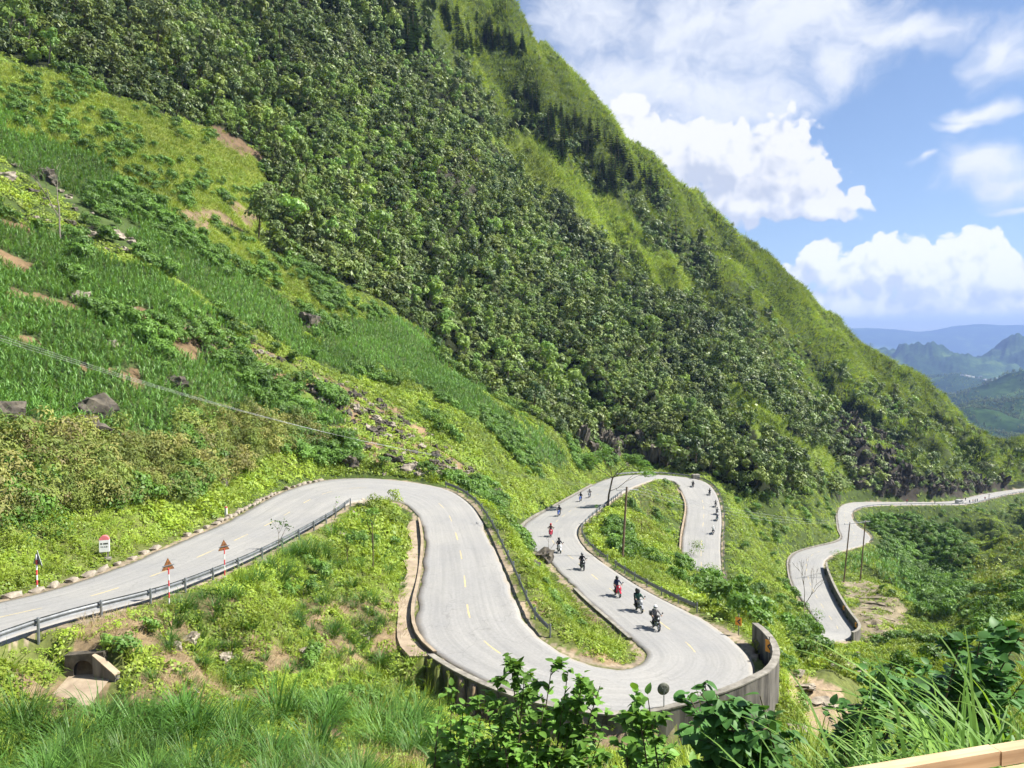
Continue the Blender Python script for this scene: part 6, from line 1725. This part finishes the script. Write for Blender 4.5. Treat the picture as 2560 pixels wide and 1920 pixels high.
for j in range(5): MB().box((.75,-.125-.152*j,-.07), (2.6,.148,.03)).build('deck_plank', M['timber'], t)
for x_ in (-.3, 1.7): MB().box((x_,-.3,-.8), (.09,.09,1.4)).build('ledge_post', M['timber'], t)
# ================================================================== beyond the ridge: valley, hills, blue range
fa = np.concatenate([np.linspace(-.2, .33, 20, endpoint=False), np.linspace(.33, .80, 300), np.linspace(.8, 1.4, 20)[1:]])
fy = 560 * (8000/560) ** np.linspace(0, 1, 320)
FA, FY = np.meshgrid(fa, fy); FX = FA * FY
FZ = FY * np.interp(FY, [560,900,1300,2000,3000,4200,4800,6000,8000], [-.30,-.135,-.108,-.068,-.043,-.036,-.032,-.036,-.036])
FZ = FZ + fbm(FX/400, FY/400, 4) * np.clip((FY-700)/1500, 0, 1) * 55 + fbm(FX/90+4, FY/90, 4) * 16
FZ -= 60 * sstep(.60, .40, FA) * sstep(900, 1400, FY) * sstep(3800, 2400, FY)
HILLS = [(2281,4300,150,310),(2205,4500,115,190),(2365,4000,95,135),(2415,4200,112,120),(2475,4100,105,135),(2557,4300,160,240),(2660,4200,140,190),(2150,4600,120,220),(2330,3200,45,190),(2520,1500,45,130),(2440,1400,28,110),(2600,1900,50,160),(2750,3700,120,220),(2900,4200,160,280),(2050,4200,110,240)]
HM = np.zeros_like(FZ)
for u_, d_, h_, w_ in HILLS:
    hx = (u_-CU)/FPX*d_
    q = ((FX-hx)**2 + ((FY-d_)*.8)**2) / w_**2
    HM = np.maximum(HM, h_ * np.exp(-q*.9) * (1 + .45*fbm(FX/80+u_, FY/80, 4)))
FZ = FZ + HM * 1.25
FK = 1.9                            # the whole valley lies this much farther out
FX, FY, FZ, fy = FX*FK, FY*FK, FZ*FK, fy*FK
far_me = grid_mesh('far_hills', FX, FY, FZ)
def fzi(x, y):
    a = x/y; ci = np.clip(np.searchsorted(fa, a)-1, 0, len(fa)-2); ri = np.clip(np.searchsorted(fy, y)-1, 0, len(fy)-2)
    f1 = (a-fa[ci])/(fa[ci+1]-fa[ci]); f2 = (y-fy[ri])/(fy[ri+1]-fy[ri])
    return (FZ[ri,ci]*(1-f1)+FZ[ri,ci+1]*f1)*(1-f2) + (FZ[ri+1,ci]*(1-f1)+FZ[ri+1,ci+1]*f1)*f2
m, nt, out = new_mat('far_woodland_ground')
geo = N(nt, 'ShaderNodeNewGeometry')
c = ramp(nt, tex_noise(nt, geo.outputs['Position'], .0028, 5, .6), [(.42, (.022,.045,.016)), (.55, (.035,.065,.02)), (.64, (.07,.12,.03)), (.72, (.12,.17,.05))]).outputs[0]
c = mixc(nt, c, ramp(nt, tex_noise(nt, geo.outputs['Position'], .035, 3, .7), [(.3, (.5,.5,.5)), (.7, (1.4,1.4,1.4))]).outputs[0], 1.0, 'MULTIPLY')
p = N(nt, 'ShaderNodeBsdfPrincipled'); p.inputs['Roughness'].default_value = 1; p.inputs['Specular IOR Level'].default_value = 0
nt.links.new(c, p.inputs['Base Color']); nt.links.new(p.outputs[0], out.inputs[0])
far_me.materials.append(m)
link('far_hills', far_me, kind='structure')
# far woods that read as one mass
n = 22000
yy = 1140 * (6300/1140) ** RNG.random(n); aa = RNG.uniform(.40, .74, n); xx = aa*yy
keep = fbm(xx/190+3, yy/190, 3) > -.25
xx, yy = xx[keep], yy[keep]
scatter('far_wood', PC['jtree'], np.stack([xx, yy, fzi(xx, yy)], -1), RNG.uniform(.8, 1.5, len(xx)) * np.clip(yy/1800, .9, 2.0), 'hazy woodland over the distant valley hills', 'woodland', .05)
# blue range with its head in the clouds
ra = np.linspace(.1, 1.6, 160); ry = np.array([17800, 18700, 19500, 20400, 21200, 22800])
RA_, RY_ = np.meshgrid(ra, ry); RX_ = RA_*RY_
prof_ = np.interp(RY_, ry, [-640, -150, 290, 560, 700, 560])
RZ_ = prof_ + fbm(RX_/2600, RY_/1600, 4) * np.interp(RY_, ry, [100,300,300,260,300,200])
rm = grid_mesh('far_range', RX_, RY_, RZ_); rm.materials.append(m); link('far_range', rm, kind='structure')
# houses of the village
hm = [solid('house_wall', (.7,.68,.62), .8, 0, .08, .3), solid('house_roof', (.55,.55,.56), .6, 0, .2, .2)]
hs = [(2415,941,'u'),(2422,943,'u'),(2432,944,'u'),(2446,946,'u'),(2451,945,'u'),(2463,951,'u'),(2481,953,'u'),(2534,946,'u'),(2542,944,'u'),(2529,953,'u'),(2405,939,'u'),(2494,950,'u'),(2550,948,'u')]
HN = ['at the far end', 'second from the far end', 'third from the far end']
for i, (u_, v_, _) in enumerate(sorted(hs)):
    d_ = 2050; x_, y_, z_ = at_d(u_, v_, d_)
    lo = None
    for d_ in np.arange(4400, 8000, 30):
        x_, y_, z_ = at_d(u_, v_, d_)
        if float(fzi(np.array([x_]), np.array([y_]))[0]) >= z_: break
    z_ = float(fzi(np.array([x_]), np.array([y_]))[0])
    w_, l_, h_ = 22, 15, 9
    ordn = ['leftmost', 'second', 'third', 'fourth', 'fifth', 'sixth', 'seventh', 'eighth', 'ninth', 'tenth', 'eleventh', 'twelfth', 'rightmost'][i]
    t = thing('village_house', '%s of the tiny pale houses in the distant valley%s' % (ordn, '' if i in (0, 12) else ', counted from the left'), 'house', (x_, y_, z_), R.uniform(-.5, .5), 'tiny houses in the distant valley')
    MB().box((0,0,h_/2-1), (w_, l_, h_+2)).build('wall', hm[0], t)
    MB().prism([(-w_/2-.6,h_-.1),(w_/2+.6,h_-.1),(w_/2+.6,h_+.2),(0,h_+2.6),(-w_/2-.6,h_+.2)], -l_/2-.5, l_/2+.5).build('roof', hm[1], t)
# ------------------------------------------------------------------ the air
hz, nt, out = new_mat('valley_air')
pv = N(nt, 'ShaderNodeVolumePrincipled')
pv.inputs['Color'].default_value = (.30, .45, .86, 1); pv.inputs['Density'].default_value = HAZE_D; pv.inputs['Anisotropy'].default_value = 0.0
pv.inputs['Density Attribute'].default_value = ''; pv.inputs['Color Attribute'].default_value = ''; pv.inputs['Temperature Attribute'].default_value = ''
nt.links.new(pv.outputs[0], out.inputs['Volume'])
b = MB().box((0, 11700, -240), (76000, 24600, 2260)); b.build('haze', hz, kind='stuff', label='pale blue air over the whole valley', cat='haze')
